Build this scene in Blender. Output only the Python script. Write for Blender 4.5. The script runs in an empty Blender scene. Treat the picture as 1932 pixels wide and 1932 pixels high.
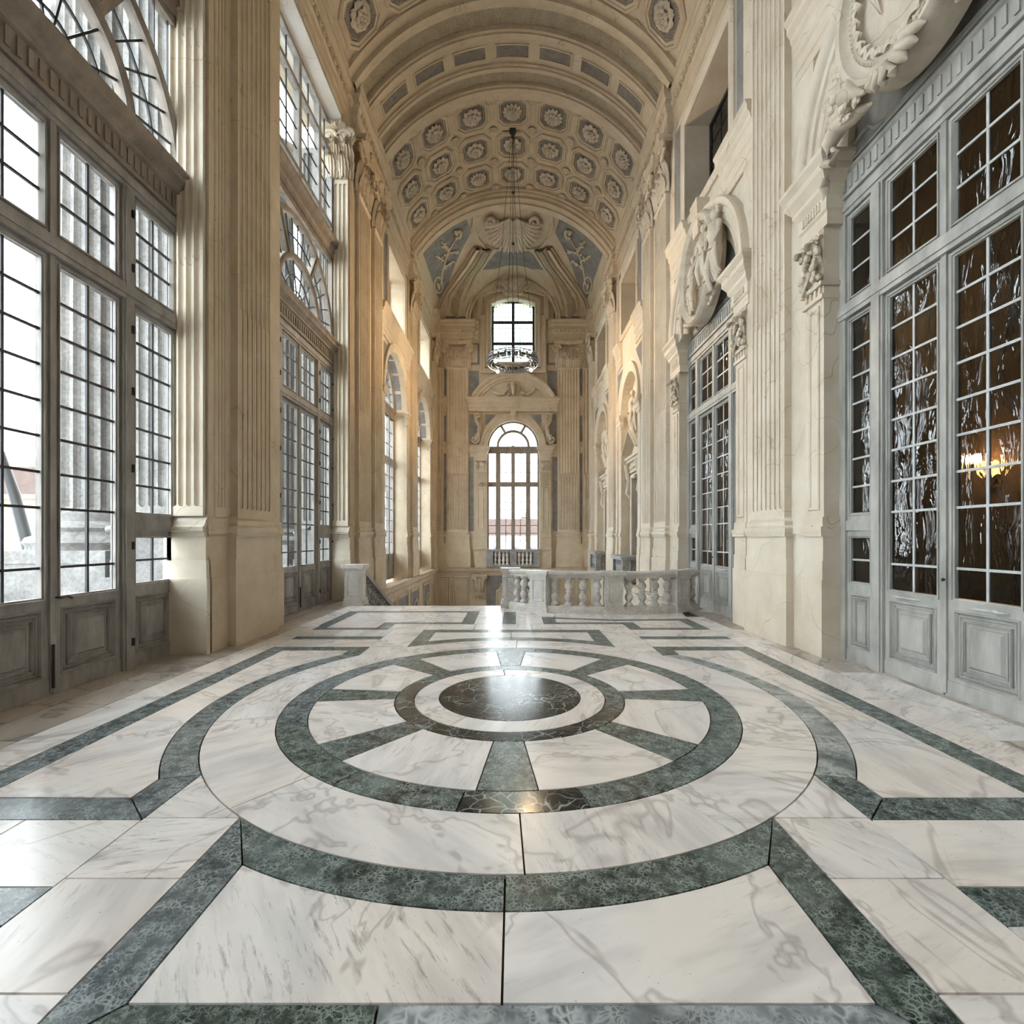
import bpy, math, random
from mathutils import Vector, Matrix
from mathutils.geometry import tessellate_polygon
random.seed(7)
PI = math.pi
SC = bpy.context.scene
COL = SC.collection

# ---------------------------------------------------------------- camera, sky, exposure
cd = bpy.data.cameras.new('camera'); cam = bpy.data.objects.new('camera', cd); COL.objects.link(cam)
cd.sensor_width = 36.0; cd.sensor_fit = 'HORIZONTAL'
cd.lens = 36.0*925.6/1932.0
cd.shift_x = -3.6/1932.0; cd.shift_y = 48.7/1932.0
cd.clip_start = 0.05; cd.clip_end = 500
cam.location = (0.044, 0, 1.7); cam.rotation_euler = (PI/2, 0, 0)
SC.camera = cam

W = bpy.data.worlds.new('overcast_sky'); SC.world = W; W.use_nodes = True
bg = W.node_tree.nodes['Background']
bg.inputs['Color'].default_value = (0.95, 0.97, 1.0, 1); bg.inputs['Strength'].default_value = 3.2
SC.view_settings.view_transform = 'Standard'; SC.view_settings.look = 'None'
SC.view_settings.gamma = 1.0; SC.view_settings.use_curve_mapping = False
SC.view_settings.exposure = 1.9
try:
    SC.cycles.use_denoising = True
    SC.cycles.max_bounces = 9; SC.cycles.diffuse_bounces = 6; SC.cycles.glossy_bounces = 3; SC.cycles.transparent_max_bounces = 12
    SC.cycles.use_adaptive_sampling = True; SC.cycles.adaptive_threshold = .15; SC.cycles.adaptive_min_samples = 18; SC.cycles.use_light_tree = False
    SC.cycles.sample_clamp_indirect = 12.0
    SC.cycles.caustics_reflective = False; SC.cycles.caustics_refractive = False
except Exception: pass

def portal(loc, rot, sx, sy):
    l = bpy.data.lights.new('window_portal', 'AREA'); l.shape = 'RECTANGLE'; l.size = sx; l.size_y = sy
    l.cycles.is_portal = True
    o = bpy.data.objects.new('window_portal', l); COL.objects.link(o); o.location = loc; o.rotation_euler = rot
for yc in (-0.82, 5.31, 11.44): portal((-5.35, yc, 6.5), (0, -PI/2, 0), 12.9, 4.2)
for yc in (-8.43, 19.05, 24.9): portal((-5.4, yc, 4.3), (0, -PI/2, 0), 9.2, 3.7); portal((-5.4, yc, 11.1), (0, -PI/2, 0), 2.4, 2.6)
portal((0, 28.95, 4.4), (-PI/2, 0, 0), 3.1, 8.6); portal((0, 28.95, 13.7), (-PI/2, 0, 0), 2.5, 3.8)

# ---------------------------------------------------------------- materials
MAT = {}
def nodes(name):
    m = bpy.data.materials.new(name); m.use_nodes = True
    nt = m.node_tree; b = nt.nodes['Principled BSDF']; MAT[name] = m
    return m, nt, b
def N(nt, t, **k):
    n = nt.nodes.new(t)
    for a, v in k.items(): setattr(n, a, v)
    return n
def ramp(nt, fac, stops):
    r = N(nt, 'ShaderNodeValToRGB'); cr = r.color_ramp
    while len(cr.elements) > 1: cr.elements.remove(cr.elements[-1])
    cr.elements[0].position = stops[0][0]; cr.elements[0].color = (*stops[0][1], 1)
    for p, c in stops[1:]:
        e = cr.elements.new(p); e.color = (*c, 1)
    nt.links.new(fac, r.inputs[0]); return r.outputs[0]
def coords(nt, rnd=True, scale=(1, 1, 1), rot=False):
    tc = N(nt, 'ShaderNodeTexCoord'); out = tc.outputs['Object']
    oi = N(nt, 'ShaderNodeObjectInfo')
    if rnd:
        mu = N(nt, 'ShaderNodeMath', operation='MULTIPLY'); mu.inputs[1].default_value = 61.7
        nt.links.new(oi.outputs['Random'], mu.inputs[0])
        ad = N(nt, 'ShaderNodeVectorMath', operation='ADD'); nt.links.new(out, ad.inputs[0]); nt.links.new(mu.outputs[0], ad.inputs[1]); out = ad.outputs[0]
    mp = N(nt, 'ShaderNodeMapping'); mp.inputs['Scale'].default_value = scale
    if rot:
        m2 = N(nt, 'ShaderNodeMath', operation='MULTIPLY'); m2.inputs[1].default_value = 37.0; nt.links.new(oi.outputs['Random'], m2.inputs[0])
        cx = N(nt, 'ShaderNodeCombineXYZ'); nt.links.new(m2.outputs[0], cx.inputs[2]); nt.links.new(cx.outputs[0], mp.inputs['Rotation'])
    nt.links.new(out, mp.inputs[0]); return mp.outputs[0], oi.outputs['Random']
def noise(nt, vec, sc, det=6, rough=.6, dist=0.0):
    n = N(nt, 'ShaderNodeTexNoise'); n.inputs['Scale'].default_value = sc; n.inputs['Detail'].default_value = det
    n.inputs['Roughness'].default_value = rough; n.inputs['Distortion'].default_value = dist
    nt.links.new(vec, n.inputs['Vector']); return n.outputs['Fac']
def mix(nt, fac, a, b, mode='MIX'):
    n = N(nt, 'ShaderNodeMix', data_type='RGBA', blend_type=mode)
    for s, v in ((0, fac), (6, a), (7, b)):
        if isinstance(v, (int, float)): n.inputs[s].default_value = v
        elif isinstance(v, tuple): n.inputs[s].default_value = (*v, 1)
        else: nt.links.new(v, n.inputs[s])
    return n.outputs[2]
def ridge(nt, fac, k):
    a = N(nt, 'ShaderNodeMath', operation='SUBTRACT'); a.inputs[1].default_value = .5; nt.links.new(fac, a.inputs[0])
    b = N(nt, 'ShaderNodeMath', operation='ABSOLUTE'); nt.links.new(a.outputs[0], b.inputs[0])
    c = N(nt, 'ShaderNodeMath', operation='MULTIPLY'); c.inputs[1].default_value = k; nt.links.new(b.outputs[0], c.inputs[0])
    c.use_clamp = True
    return c.outputs[0]
def bump(nt, b, fac, st, dist=.02):
    n = N(nt, 'ShaderNodeBump'); n.inputs['Strength'].default_value = st; n.inputs['Distance'].default_value = dist
    nt.links.new(fac, n.inputs['Height']); nt.links.new(n.outputs[0], b.inputs['Normal'])
def stone(name, c0, c1, c2, sc=1.5, rough=.8, bst=.25, fine=60, speck=0.0):
    m, nt, b = nodes(name); v, r = coords(nt)
    f = noise(nt, v, sc, 4, .65)
    col = ramp(nt, f, [(.28, c0), (.5, c1), (.72, c2)])
    f2 = noise(nt, v, fine, 1, .7)
    if speck:
        sp = ramp(nt, f2, [(.38, (1-speck,)*3), (.62, (1.0,)*3)]); col = mix(nt, 1.0, col, sp, 'MULTIPLY')
    # hairline cracks and stains
    cr = ridge(nt, noise(nt, v, .36, 3, .6), 130.0)
    col = mix(nt, 1.0, col, ramp(nt, cr, [(0, (.70, .66, .60)), (.3, (1, 1, 1))]), 'MULTIPLY')
    nt.links.new(col, b.inputs['Base Color']); b.inputs['Roughness'].default_value = rough
    bump(nt, b, f2, bst, .01)
    return m
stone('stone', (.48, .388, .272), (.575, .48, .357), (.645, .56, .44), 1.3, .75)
stone('stone_lit', (.535, .46, .355), (.62, .55, .445), (.685, .625, .53), 1.1, .75)  # copy of stone with the window light put into its paler colour
stone('stucco', (.485, .405, .29), (.565, .48, .36), (.625, .545, .42), 2.0, .85, .3, 70)
stone('stipple', (.38, .325, .235), (.44, .38, .28), (.49, .425, .32), 3.0, .9, .7, 45, .35)
stone('grey_plaster', (.185, .182, .182), (.25, .245, .242), (.33, .322, .312), 2.6, .85, .3, 50, .2)
stone('grey_stipple', (.20, .185, .165), (.26, .24, .215), (.32, .295, .265), 6.0, .9, .6, 60, .35)
stone('relief', (.47, .405, .315), (.585, .52, .425), (.66, .60, .51), 3.0, .75, .3, 40)
stone('white_plaster', (.60, .59, .57), (.66, .65, .63), (.70, .69, .67), 1.5, .85)
stone('weathered', (.16, .155, .15), (.235, .23, .222), (.31, .305, .295), 2.2, .9, .6, 18, .25)
stone('bal_marble', (.48, .455, .42), (.62, .595, .555), (.74, .72, .69), 3.5, .45, .3, 45, .25)
stone('newel_marble', (.60, .58, .56), (.72, .70, .67), (.80, .78, .75), 4.0, .4, .2, 45, .12)
stone('grey_marble', (.26, .26, .27), (.36, .36, .365), (.48, .48, .475), 5.0, .45, .2, 45, .2)
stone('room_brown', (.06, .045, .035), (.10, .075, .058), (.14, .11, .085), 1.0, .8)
stone('facade', (.20, .16, .11), (.25, .205, .145), (.30, .25, .185), .6, .9)
stone('roof_tile', (.07, .045, .04), (.095, .065, .055), (.12, .085, .072), 3.0, .9)
stone('ground', (.30, .30, .29), (.38, .38, .37), (.45, .45, .44), .5, .9)

def floor_white(name, a, b_, warm, rough, vein, streak):
    m, nt, b = nodes(name); v, r = coords(nt, rot=True)
    base = mix(nt, ramp(nt, r, [(0, (0, 0, 0)), (1, (1, 1, 1))]), a, b_)
    base = mix(nt, ramp(nt, noise(nt, v, .6, 2, .5, .3), [(.42, (0, 0, 0)), (.7, (1, 1, 1))]), base, warm)
    mp = N(nt, 'ShaderNodeMapping'); mp.inputs['Scale'].default_value = (1.2, 9.0, 1); nt.links.new(v, mp.inputs[0])
    s = noise(nt, mp.outputs[0], 3.4, 6, .74)
    amt = N(nt, 'ShaderNodeMath', operation='MULTIPLY'); nt.links.new(ramp(nt, noise(nt, v, .7, 2), [(.35, (0, 0, 0)), (.68, (1, 1, 1))]), amt.inputs[0]); amt.inputs[1].default_value = streak
    dk = ramp(nt, s, [(.30, (.30, .29, .29)), (.46, (1, 1, 1))])
    base = mix(nt, amt.outputs[0], base, mix(nt, 1.0, base, dk, 'MULTIPLY'))
    mp2 = N(nt, 'ShaderNodeMapping'); mp2.inputs['Scale'].default_value = (.7, 2.6, 1); nt.links.new(v, mp2.inputs[0])
    base = mix(nt, 1.0, base, ramp(nt, noise(nt, mp2.outputs[0], 1.6, 3, .6), [(.36, (.80, .805, .82)), (.56, (1, 1, 1))]), 'MULTIPLY')
    rv = ridge(nt, noise(nt, v, .75, 4, .6, 1.0), 26.0)
    base = mix(nt, vein, base, mix(nt, 1.0, base, ramp(nt, rv, [(0, (.45, .42, .40)), (.5, (1, 1, 1))]), 'MULTIPLY'))
    pit = noise(nt, v, 55, 1, .6)
    base = mix(nt, 1.0, base, ramp(nt, pit, [(.19, (.5, .48, .46)), (.25, (1, 1, 1))]), 'MULTIPLY')
    nt.links.new(base, b.inputs['Base Color'])
    rr = N(nt, 'ShaderNodeMapRange'); rr.inputs['To Min'].default_value = rough*.9; rr.inputs['To Max'].default_value = rough*1.12
    nt.links.new(noise(nt, v, 3, 1), rr.inputs[0]); nt.links.new(rr.outputs[0], b.inputs['Roughness'])
floor_white('marble_white', (.89, .865, .845), (.84, .80, .775), (.89, .805, .735), .25, .55, .9)
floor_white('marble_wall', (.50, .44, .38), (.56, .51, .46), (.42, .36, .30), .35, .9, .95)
def floor_green(name, dark, mid, light, sc, wid, rough, wob, cloud=.28):
    m, nt, b = nodes(name); v, r = coords(nt, rot=True)
    base = ramp(nt, noise(nt, v, 5, 3, .65), [(.35, dark), (.65, mid)])
    nz = N(nt, 'ShaderNodeTexNoise'); nz.inputs['Scale'].default_value = sc*.55; nz.inputs['Detail'].default_value = 2; nt.links.new(v, nz.inputs['Vector'])
    sb = N(nt, 'ShaderNodeVectorMath', operation='SUBTRACT'); nt.links.new(nz.outputs['Color'], sb.inputs[0]); sb.inputs[1].default_value = (.5, .5, .5)
    ml = N(nt, 'ShaderNodeVectorMath', operation='SCALE'); nt.links.new(sb.outputs[0], ml.inputs[0]); ml.inputs['Scale'].default_value = wob
    ad = N(nt, 'ShaderNodeVectorMath', operation='ADD'); nt.links.new(v, ad.inputs[0]); nt.links.new(ml.outputs[0], ad.inputs[1])
    for k, amt in ((1.0, .8), (2.3, .55)):
        vo = N(nt, 'ShaderNodeTexVoronoi', feature='DISTANCE_TO_EDGE'); vo.inputs['Scale'].default_value = sc*k; nt.links.new(ad.outputs[0], vo.inputs['Vector'])
        vein = ramp(nt, vo.outputs['Distance'], [(0, (amt,)*3), (wid, (0, 0, 0))])
        msk = ramp(nt, noise(nt, v, sc*.3*k, 1), [(.4, (0, 0, 0)), (.62, (1, 1, 1))])
        base = mix(nt, mix(nt, 1.0, vein, msk, 'MULTIPLY'), base, light)
    pat = ramp(nt, noise(nt, v, 2.2, 2, .55), [(.5, (0, 0, 0)), (.78, (cloud,)*3)]); base = mix(nt, pat, base, light)
    tint = mix(nt, r, (.95, 1.0, .97), (1.0, 1.06, 1.12))
    base = mix(nt, 1.0, base, tint, 'MULTIPLY')
    nt.links.new(base, b.inputs['Base Color']); b.inputs['Roughness'].default_value = rough; b.inputs['Specular IOR Level'].default_value = .38
floor_green('marble_green', (.012, .02, .017), (.055, .075, .066), (.36, .41, .385), 38.0, .17, .26, .055)
floor_green('marble_blue', (.025, .033, .036), (.085, .105, .11), (.42, .455, .465), 38.0, .17, .26, .055)
floor_green('marble_black', (.006, .008, .008), (.022, .028, .026), (.50, .53, .52), 7.0, .05, .16, .22, .12)
floor_green('marble_grey', (.05, .06, .062), (.24, .26, .27), (.62, .63, .63), 14.0, .25, .28, .25, .5)

def plain(name, c, rough=.6, metal=0.0, var=.12, sc=4, em=None, es=0, bst=.1, stretch=(1, 1, 1)):
    m, nt, b = nodes(name); v, r = coords(nt, scale=stretch)
    f = noise(nt, v, sc, 3, .65)
    lo = tuple(x*(1-var) for x in c); hi = tuple(min(1, x*(1+var)) for x in c)
    nt.links.new(ramp(nt, f, [(.3, lo), (.7, hi)]), b.inputs['Base Color'])
    b.inputs['Roughness'].default_value = rough; b.inputs['Metallic'].default_value = metal
    if em: b.inputs['Emission Color'].default_value = (*em, 1); b.inputs['Emission Strength'].default_value = es
    if bst: bump(nt, b, f, bst, .01)
plain('joint', (.06, .05, .045), .9)
plain('wood_grey', (.29, .275, .26), .6, 0, .28, 5, stretch=(1, 1, .35))
plain('wood_brown', (.26, .22, .185), .65, 0, .25, 5, stretch=(1, 1, .35))
plain('door_grey', (.365, .363, .338), .5, 0, .28, 4, stretch=(1, 1, .35))
plain('muntin_dark', (.035, .035, .04), .5, .3)
plain('muntin_light', (.50, .52, .52), .45, .2)
plain('iron', (.03, .03, .032), .5, .2, bst=0)
plain('chrome', (.26, .28, .33), .28, .9, .05)
plain('black_box', (.012, .012, .014), .4)
plain('paper', (.75, .75, .74), .8)
plain('bulb', (.9, .85, .7), .4, em=(1.0, .72, .38), es=14)
plain('lamp_glow', (.9, .6, .3), .4, em=(1.0, .55, .18), es=6)
plain('building_glass', (.10, .11, .13), .2)
plain('curtain', (.16, .115, .075), .8, 0, .35, 2, stretch=(6, 6, .3))
def glass(name, tint, refl, wav, sc, ior=1.5, refract=False):
    m, nt, b = nodes(name); out = nt.nodes['Material Output']; nt.nodes.remove(b)
    tr = N(nt, 'ShaderNodeBsdfRefraction' if refract else 'ShaderNodeBsdfTransparent'); tr.inputs[0].default_value = (*tint, 1)
    if refract: tr.inputs['IOR'].default_value = 1.35; tr.inputs['Roughness'].default_value = .03
    gl = N(nt, 'ShaderNodeBsdfGlossy'); gl.inputs['Roughness'].default_value = .02; gl.inputs[0].default_value = (refl, refl, refl, 1)
    fr = N(nt, 'ShaderNodeFresnel'); fr.inputs[0].default_value = ior
    v, r = coords(nt, scale=(1, 1, .35))
    bn = N(nt, 'ShaderNodeBump'); bn.inputs['Strength'].default_value = wav; bn.inputs['Distance'].default_value = .02
    nt.links.new(noise(nt, v, sc, 3, .5, .8), bn.inputs['Height'])
    nt.links.new(bn.outputs[0], gl.inputs['Normal'])
    if refract: nt.links.new(bn.outputs[0], tr.inputs['Normal'])
    mx = N(nt, 'ShaderNodeMixShader'); ge = N(nt, 'ShaderNodeNewGeometry'); iv = N(nt, 'ShaderNodeMath', operation='SUBTRACT'); iv.inputs[0].default_value = 1.0; nt.links.new(ge.outputs['Backfacing'], iv.inputs[1])
    fm = N(nt, 'ShaderNodeMath', operation='MULTIPLY'); nt.links.new(fr.outputs[0], fm.inputs[0]); nt.links.new(iv.outputs[0], fm.inputs[1]); nt.links.new(fm.outputs[0], mx.inputs[0]); nt.links.new(tr.outputs[0], mx.inputs[1]); nt.links.new(gl.outputs[0], mx.inputs[2])
    nt.links.new(mx.outputs[0], out.inputs[0])
glass('glass_clear', (.90, .94, .95), .9, .08, 2)
glass('glass_dark', (.37, .36, .355), 1.0, .6, 6, 1.75, True)
glass('glass_green', (.80, .93, .90), .9, .08, 2)
glass('glass_warm', (.92, .84, .70), .9, .08, 2)

# ---------------------------------------------------------------- mesh helpers
class MB:
    def __init__(s): s.v = []; s.f = []
    def add(s, vs, fs):
        o = len(s.v); s.v += [tuple(p) for p in vs]; s.f += [tuple(i+o for i in f) for f in fs]; return s
    def box(s, x0, x1, y0, y1, z0, z1):
        return s.add([(x0,y0,z0),(x1,y0,z0),(x1,y1,z0),(x0,y1,z0),(x0,y0,z1),(x1,y0,z1),(x1,y1,z1),(x0,y1,z1)],
                     [(3,2,1,0),(4,5,6,7),(0,1,5,4),(1,2,6,5),(2,3,7,6),(3,0,4,7)])
    def taper(s, x0, x1, y0, y1, z0, z1, t):   # box whose top grows by t
        return s.add([(x0,y0,z0),(x1,y0,z0),(x1,y1,z0),(x0,y1,z0),(x0,y0-t,z1),(x1+t,y0-t,z1),(x1+t,y1+t,z1),(x0,y1+t,z1)],
                     [(3,2,1,0),(4,5,6,7),(0,1,5,4),(1,2,6,5),(2,3,7,6),(3,0,4,7)])
    def prism(s, poly, h0, h1, f=lambda a, b, h: (a, b, h), holes=()):
        loops = [list(poly)]+[list(h) for h in holes]
        flat = [p for l in loops for p in l]; n = len(flat)
        tris = tessellate_polygon([[Vector((p[0], p[1], 0)) for p in l] for l in loops])
        vs = [f(p[0], p[1], h0) for p in flat]+[f(p[0], p[1], h1) for p in flat]
        fs = [tuple(t) for t in tris]+[tuple(i+n for i in reversed(t)) for t in tris]
        o = 0
        for l in loops:
            k = len(l)
            for i in range(k):
                a, b = o+i, o+(i+1) % k
                fs.append((a, b, b+n, a+n))
            o += k
        return s.add(vs, fs)
    def msweep(s, path, prof, closed, f):      # mitred moulding: prof = closed polygon of (d, h), d to the path's left
        n = len(path); k = len(prof); vs = []
        for i in range(n):
            p = Vector(path[i]).to_2d()
            a = Vector(path[i-1]).to_2d() if (closed or i > 0) else None
            b = Vector(path[(i+1) % n]).to_2d() if (closed or i < n-1) else None
            ds = []
            if a is not None: ds.append((p-a).normalized())
            if b is not None: ds.append((b-p).normalized())
            ns = [Vector((-d.y, d.x)) for d in ds]
            m = ns[0] if len(ns) == 1 else (ns[0]+ns[1])/max(.25, 1+ns[0].dot(ns[1]))
            for d, h in prof:
                q = p+m*d; vs.append(f(q.x, q.y, h))
        fs = []
        for i in range(n if closed else n-1):
            j = (i+1) % n
            for t in range(k):
                u = (t+1) % k
                fs.append((i*k+t, i*k+u, j*k+u, j*k+t))
        if not closed: fs += [tuple(range(k)), tuple(range((n-1)*k, n*k))]
        return s.add(vs, fs)
    def lathe(s, prof, n=12, c=(0, 0, 0), sq=False, f=lambda x, y, z: (x, y, z)):
        vs = []; k = len(prof)
        for i in range(n):
            a = 2*PI*(i+(.5 if sq else 0))/n
            for r, z in prof: vs.append(f(c[0]+r*math.cos(a), c[1]+r*math.sin(a), c[2]+z))
        fs = [(i*k+t, ((i+1) % n)*k+t, ((i+1) % n)*k+t+1, i*k+t+1) for i in range(n) for t in range(k-1)]
        fs += [tuple(i*k for i in range(n)), tuple(i*k+k-1 for i in range(n))]
        return s.add(vs, fs)
    def tube(s, pts, r, n=6, flat=1.0):
        pts = [Vector(p) for p in pts]; vs = []; up = Vector((.13, .21, .97))
        m = len(pts); rr = r if isinstance(r, (list, tuple)) else [r]*m
        for i, p in enumerate(pts):
            d = (pts[min(i+1, m-1)]-pts[max(i-1, 0)]).normalized()
            a = d.cross(up)
            if a.length < .05: a = d.cross(Vector((1, 0, 0)))
            a.normalize(); b = d.cross(a)
            for j in range(n):
                t = 2*PI*j/n; vs.append(p+a*math.cos(t)*rr[i]+b*math.sin(t)*rr[i]*flat)
        fs = [(i*n+j, i*n+(j+1) % n, (i+1)*n+(j+1) % n, (i+1)*n+j) for i in range(m-1) for j in range(n)]
        fs += [tuple(range(n)), tuple(range((m-1)*n, m*n))]
        return s.add(vs, fs)
    def ell(s, c, r, n=8, m=5, rot=None):
        vs = [];
        if not isinstance(r, (tuple, list)): r = (r, r, r)
        def P(x, y, z):
            p = Vector((x*r[0], y*r[1], z*r[2]))
            if rot: p = rot @ p
            return (c[0]+p.x, c[1]+p.y, c[2]+p.z)
        vs.append(P(0, 0, -1))
        for j in range(1, m):
            a = PI*j/m-PI/2
            for i in range(n):
                b = 2*PI*i/n; vs.append(P(math.cos(a)*math.cos(b), math.cos(a)*math.sin(b), math.sin(a)))
        vs.append(P(0, 0, 1)); L = len(vs)-1; fs = []
        for i in range(n):
            k = (i+1) % n
            fs.append((0, 1+k, 1+i)); fs.append((L, 1+(m-2)*n+i, 1+(m-2)*n+k))
            for j in range(m-2): fs.append((1+j*n+i, 1+j*n+k, 1+(j+1)*n+k, 1+(j+1)*n+i))
        return s.add(vs, fs)
    def grid(s, rows):
        n = len(rows[0]); vs = [p for r in rows for p in r]
        return s.add(vs, [(i*n+j, i*n+j+1, (i+1)*n+j+1, (i+1)*n+j) for i in range(len(rows)-1) for j in range(n-1)])
    def arc(s, prof, c, a0, a1, n, f):         # prof polygon of (r, w) turned about c in the wall plane
        k = len(prof); vs = []; full = abs(abs(a1-a0)-2*PI) < 1e-6
        m = n if full else n+1
        for i in range(m):
            a = a0+(a1-a0)*i/n
            for r, w in prof: vs.append(f(c[0]+r*math.cos(a), c[1]+r*math.sin(a), w))
        fs = []
        for i in range(n):
            j = (i+1) % m
            for t in range(k): fs.append((i*k+t, i*k+(t+1) % k, j*k+(t+1) % k, j*k+t))
        if not full: fs += [tuple(range(k)), tuple(range(n*k, (n+1)*k))]
        return s.add(vs, fs)
    def mesh(s, name, mat, smooth=False):
        me = bpy.data.meshes.new(name); me.from_pydata(s.v, [], s.f)
        import bmesh
        bm = bmesh.new(); bm.from_mesh(me); bmesh.ops.recalc_face_normals(bm, faces=bm.faces); bm.to_mesh(me); bm.free()
        if smooth:
            me.polygons.foreach_set('use_smooth', [True]*len(me.polygons))
            try: me.set_sharp_from_angle(angle=math.radians(55 if smooth is True else smooth))
            except Exception: pass
        if mat: me.materials.append(MAT[mat])
        return me
    def build(s, name, mat, parent=None, smooth=False, loc=(0, 0, 0), rz=0):
        return put(name, s.mesh(name, mat, smooth), parent, loc, rz)
def put(name, me, parent=None, loc=(0, 0, 0), rz=0):
    o = bpy.data.objects.new(name, me); COL.objects.link(o); o.location = loc
    o.rotation_euler = rz if isinstance(rz, tuple) else (0, 0, rz)
    if parent is not None: o.parent = parent
    return o
def thing(name, label, cat, loc=(0, 0, 0), rz=0, group=None):
    o = put(name, None, None, loc, rz); return tag(o, label, cat, group)
def tag(o, label, cat, group=None):
    o['label'] = label; o['category'] = cat
    if group: o['group'] = group
    return o
def struct(o, label=None):
    o['kind'] = 'structure'
    if label: o['label'] = label
    return o
def copy_tree(o, parent=None, loc=None, rz=None):
    c = o.copy(); COL.objects.link(c)
    if parent is not None: c.parent = parent
    if loc is not None: c.location = loc
    if rz is not None: c.rotation_euler = (0, 0, rz)
    for ch in list(KIDS.get(o.name, [])) or list(o.children): copy_tree(ch, c)
    return c
KIDS = {}
CACHE = {}
def boxmesh(name, dx, dy, dz, mat):
    key = (name, round(dx, 3), round(dy, 3), round(dz, 3), mat)
    if key not in CACHE: CACHE[key] = MB().box(-dx/2, dx/2, -dy/2, dy/2, -dz/2, dz/2).mesh(name, mat)
    return CACHE[key]
def pbox(name, x0, x1, y0, y1, z0, z1, mat, parent):
    return put(name, boxmesh(name, x1-x0, y1-y0, z1-z0, mat), parent, ((x0+x1)/2, (y0+y1)/2, (z0+z1)/2))
LW = lambda p, q, w: (w, p, q)      # wall-local: x out of the wall, y along it, z up
def circ(c, r, a0, a1, n): return [(c[0]+r*math.cos(a0+(a1-a0)*i/n), c[1]+r*math.sin(a0+(a1-a0)*i/n)) for i in range(n+1)]
def rect(u0, u1, v0, v1): return [(u0, v0), (u1, v0), (u1, v1), (u0, v1)]
def rframe(mb, u0, u1, v0, v1, w, h, base=0.0, f=LW):   # simple raised rectangular moulding, inside edge rounded
    mb.msweep(rect(u0, u1, v0, v1), [(0, base), (0, base+h*.6), (w*.25, base+h), (w*.6, base+h), (w, base+h*.35), (w, base)], True, f)
LEFT, RIGHT, END = 0.0, PI, -PI/2
# ---------------------------------------------------------------- floor: every slab its own part
CV = 5.31
floor_poly = [(-5.7,-13),(5.25,-13),(5.25,12.3),(4.65,12.2),(3.9,11.62),(2.2,11.32),(.9,11.55),(.45,11.95),(.1,12.28),(-4.15,12.28),(-4.15,13.35),(-5.7,13.35)]
floor = struct(MB().prism(floor_poly, -.30, -.028).build('floor', 'joint'), 'inlaid marble floor with circles and bands of green and white stone')
def inset(poly, d):
    n = len(poly); out = []
    ar = sum(poly[i][0]*poly[(i+1) % n][1]-poly[(i+1) % n][0]*poly[i][1] for i in range(n))
    if ar < 0: poly = poly[::-1]
    for i in range(n):
        p = Vector(poly[i]); a = Vector(poly[i-1]); b = Vector(poly[(i+1) % n])
        d1 = (p-a).normalized(); d2 = (b-p).normalized()
        n1 = Vector((-d1.y, d1.x)); n2 = Vector((-d2.y, d2.x))
        q = p+(n1+n2)/max(.3, 1+n1.dot(n2))*d; out.append((q.x, q.y))
    return out
def slab(poly, mat, label=None, name='slab', j=.005):
    top = random.uniform(-.0012, .0)
    o = MB().prism([(x, y+CV) for x, y in inset(poly, j)], -.03, top).build(name, mat, floor)
    if label: o['label'] = label
    return o
def ringseg(r0, r1, a0, a1, n=10): return circ((0, 0), r1, a0, a1, n)+circ((0, 0), r0, a1, a0, n)
D = math.radians
WH, GR, BL, BK, GY, WW = 'marble_white', 'marble_green', 'marble_blue', 'marble_black', 'marble_grey', 'marble_wall'
slab(circ((0, 0), .756, 0, 2*PI, 64)[:-1], BK, 'black marble roundel with white veins at the centre of the floor', 'roundel')
cuts = [20, 95, 150, 215, 238, 310, 380]
for a, b in zip(cuts, cuts[1:]): slab(ringseg(.756, 1.016, D(a), D(b), 12), WH)
for k in range(8): slab(ringseg(1.016, 1.213, D(22.5+45*k), D(67.5+45*k), 8), BK if k in (3, 4, 5, 6) else GR)
for k in range(8):
    a = 45*k
    slab(ringseg(1.213, 2.018, D(a-6), D(a+6), 3), GR, name='spoke')
    slab(ringseg(1.213, 2.018, D(a+6), D(a+39), 8), WH, name='sector')
cuts = [0, 38, 80, 126, 172, 205, 238, 262, 283.5, 322, 360]
for i, (a, b) in enumerate(zip(cuts, cuts[1:])): slab(ringseg(2.018, 2.282, D(a), D(b), 10), BK if i == 7 else BL if i in (3, 4) else GR)
cuts = [-62, -8, 24, 52, 88, 128, 160, 196, 232, 272, 298]
for a, b in zip(cuts, cuts[1:]): slab(ringseg(2.282, 2.833, D(a), D(b), 12), WH)
def arcpts(r, p0, p1, n=12):
    a0 = math.atan2(p0[1], p0[0]); a1 = math.atan2(p1[1], p1[0])
    if a1-a0 > PI: a1 -= 2*PI
    if a0-a1 > PI: a1 += 2*PI
    return circ((0, 0), r, a0, a1, n)
a_s = math.asin(1.785/2.833); b_s = math.asin(1.85/3.077)
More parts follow.
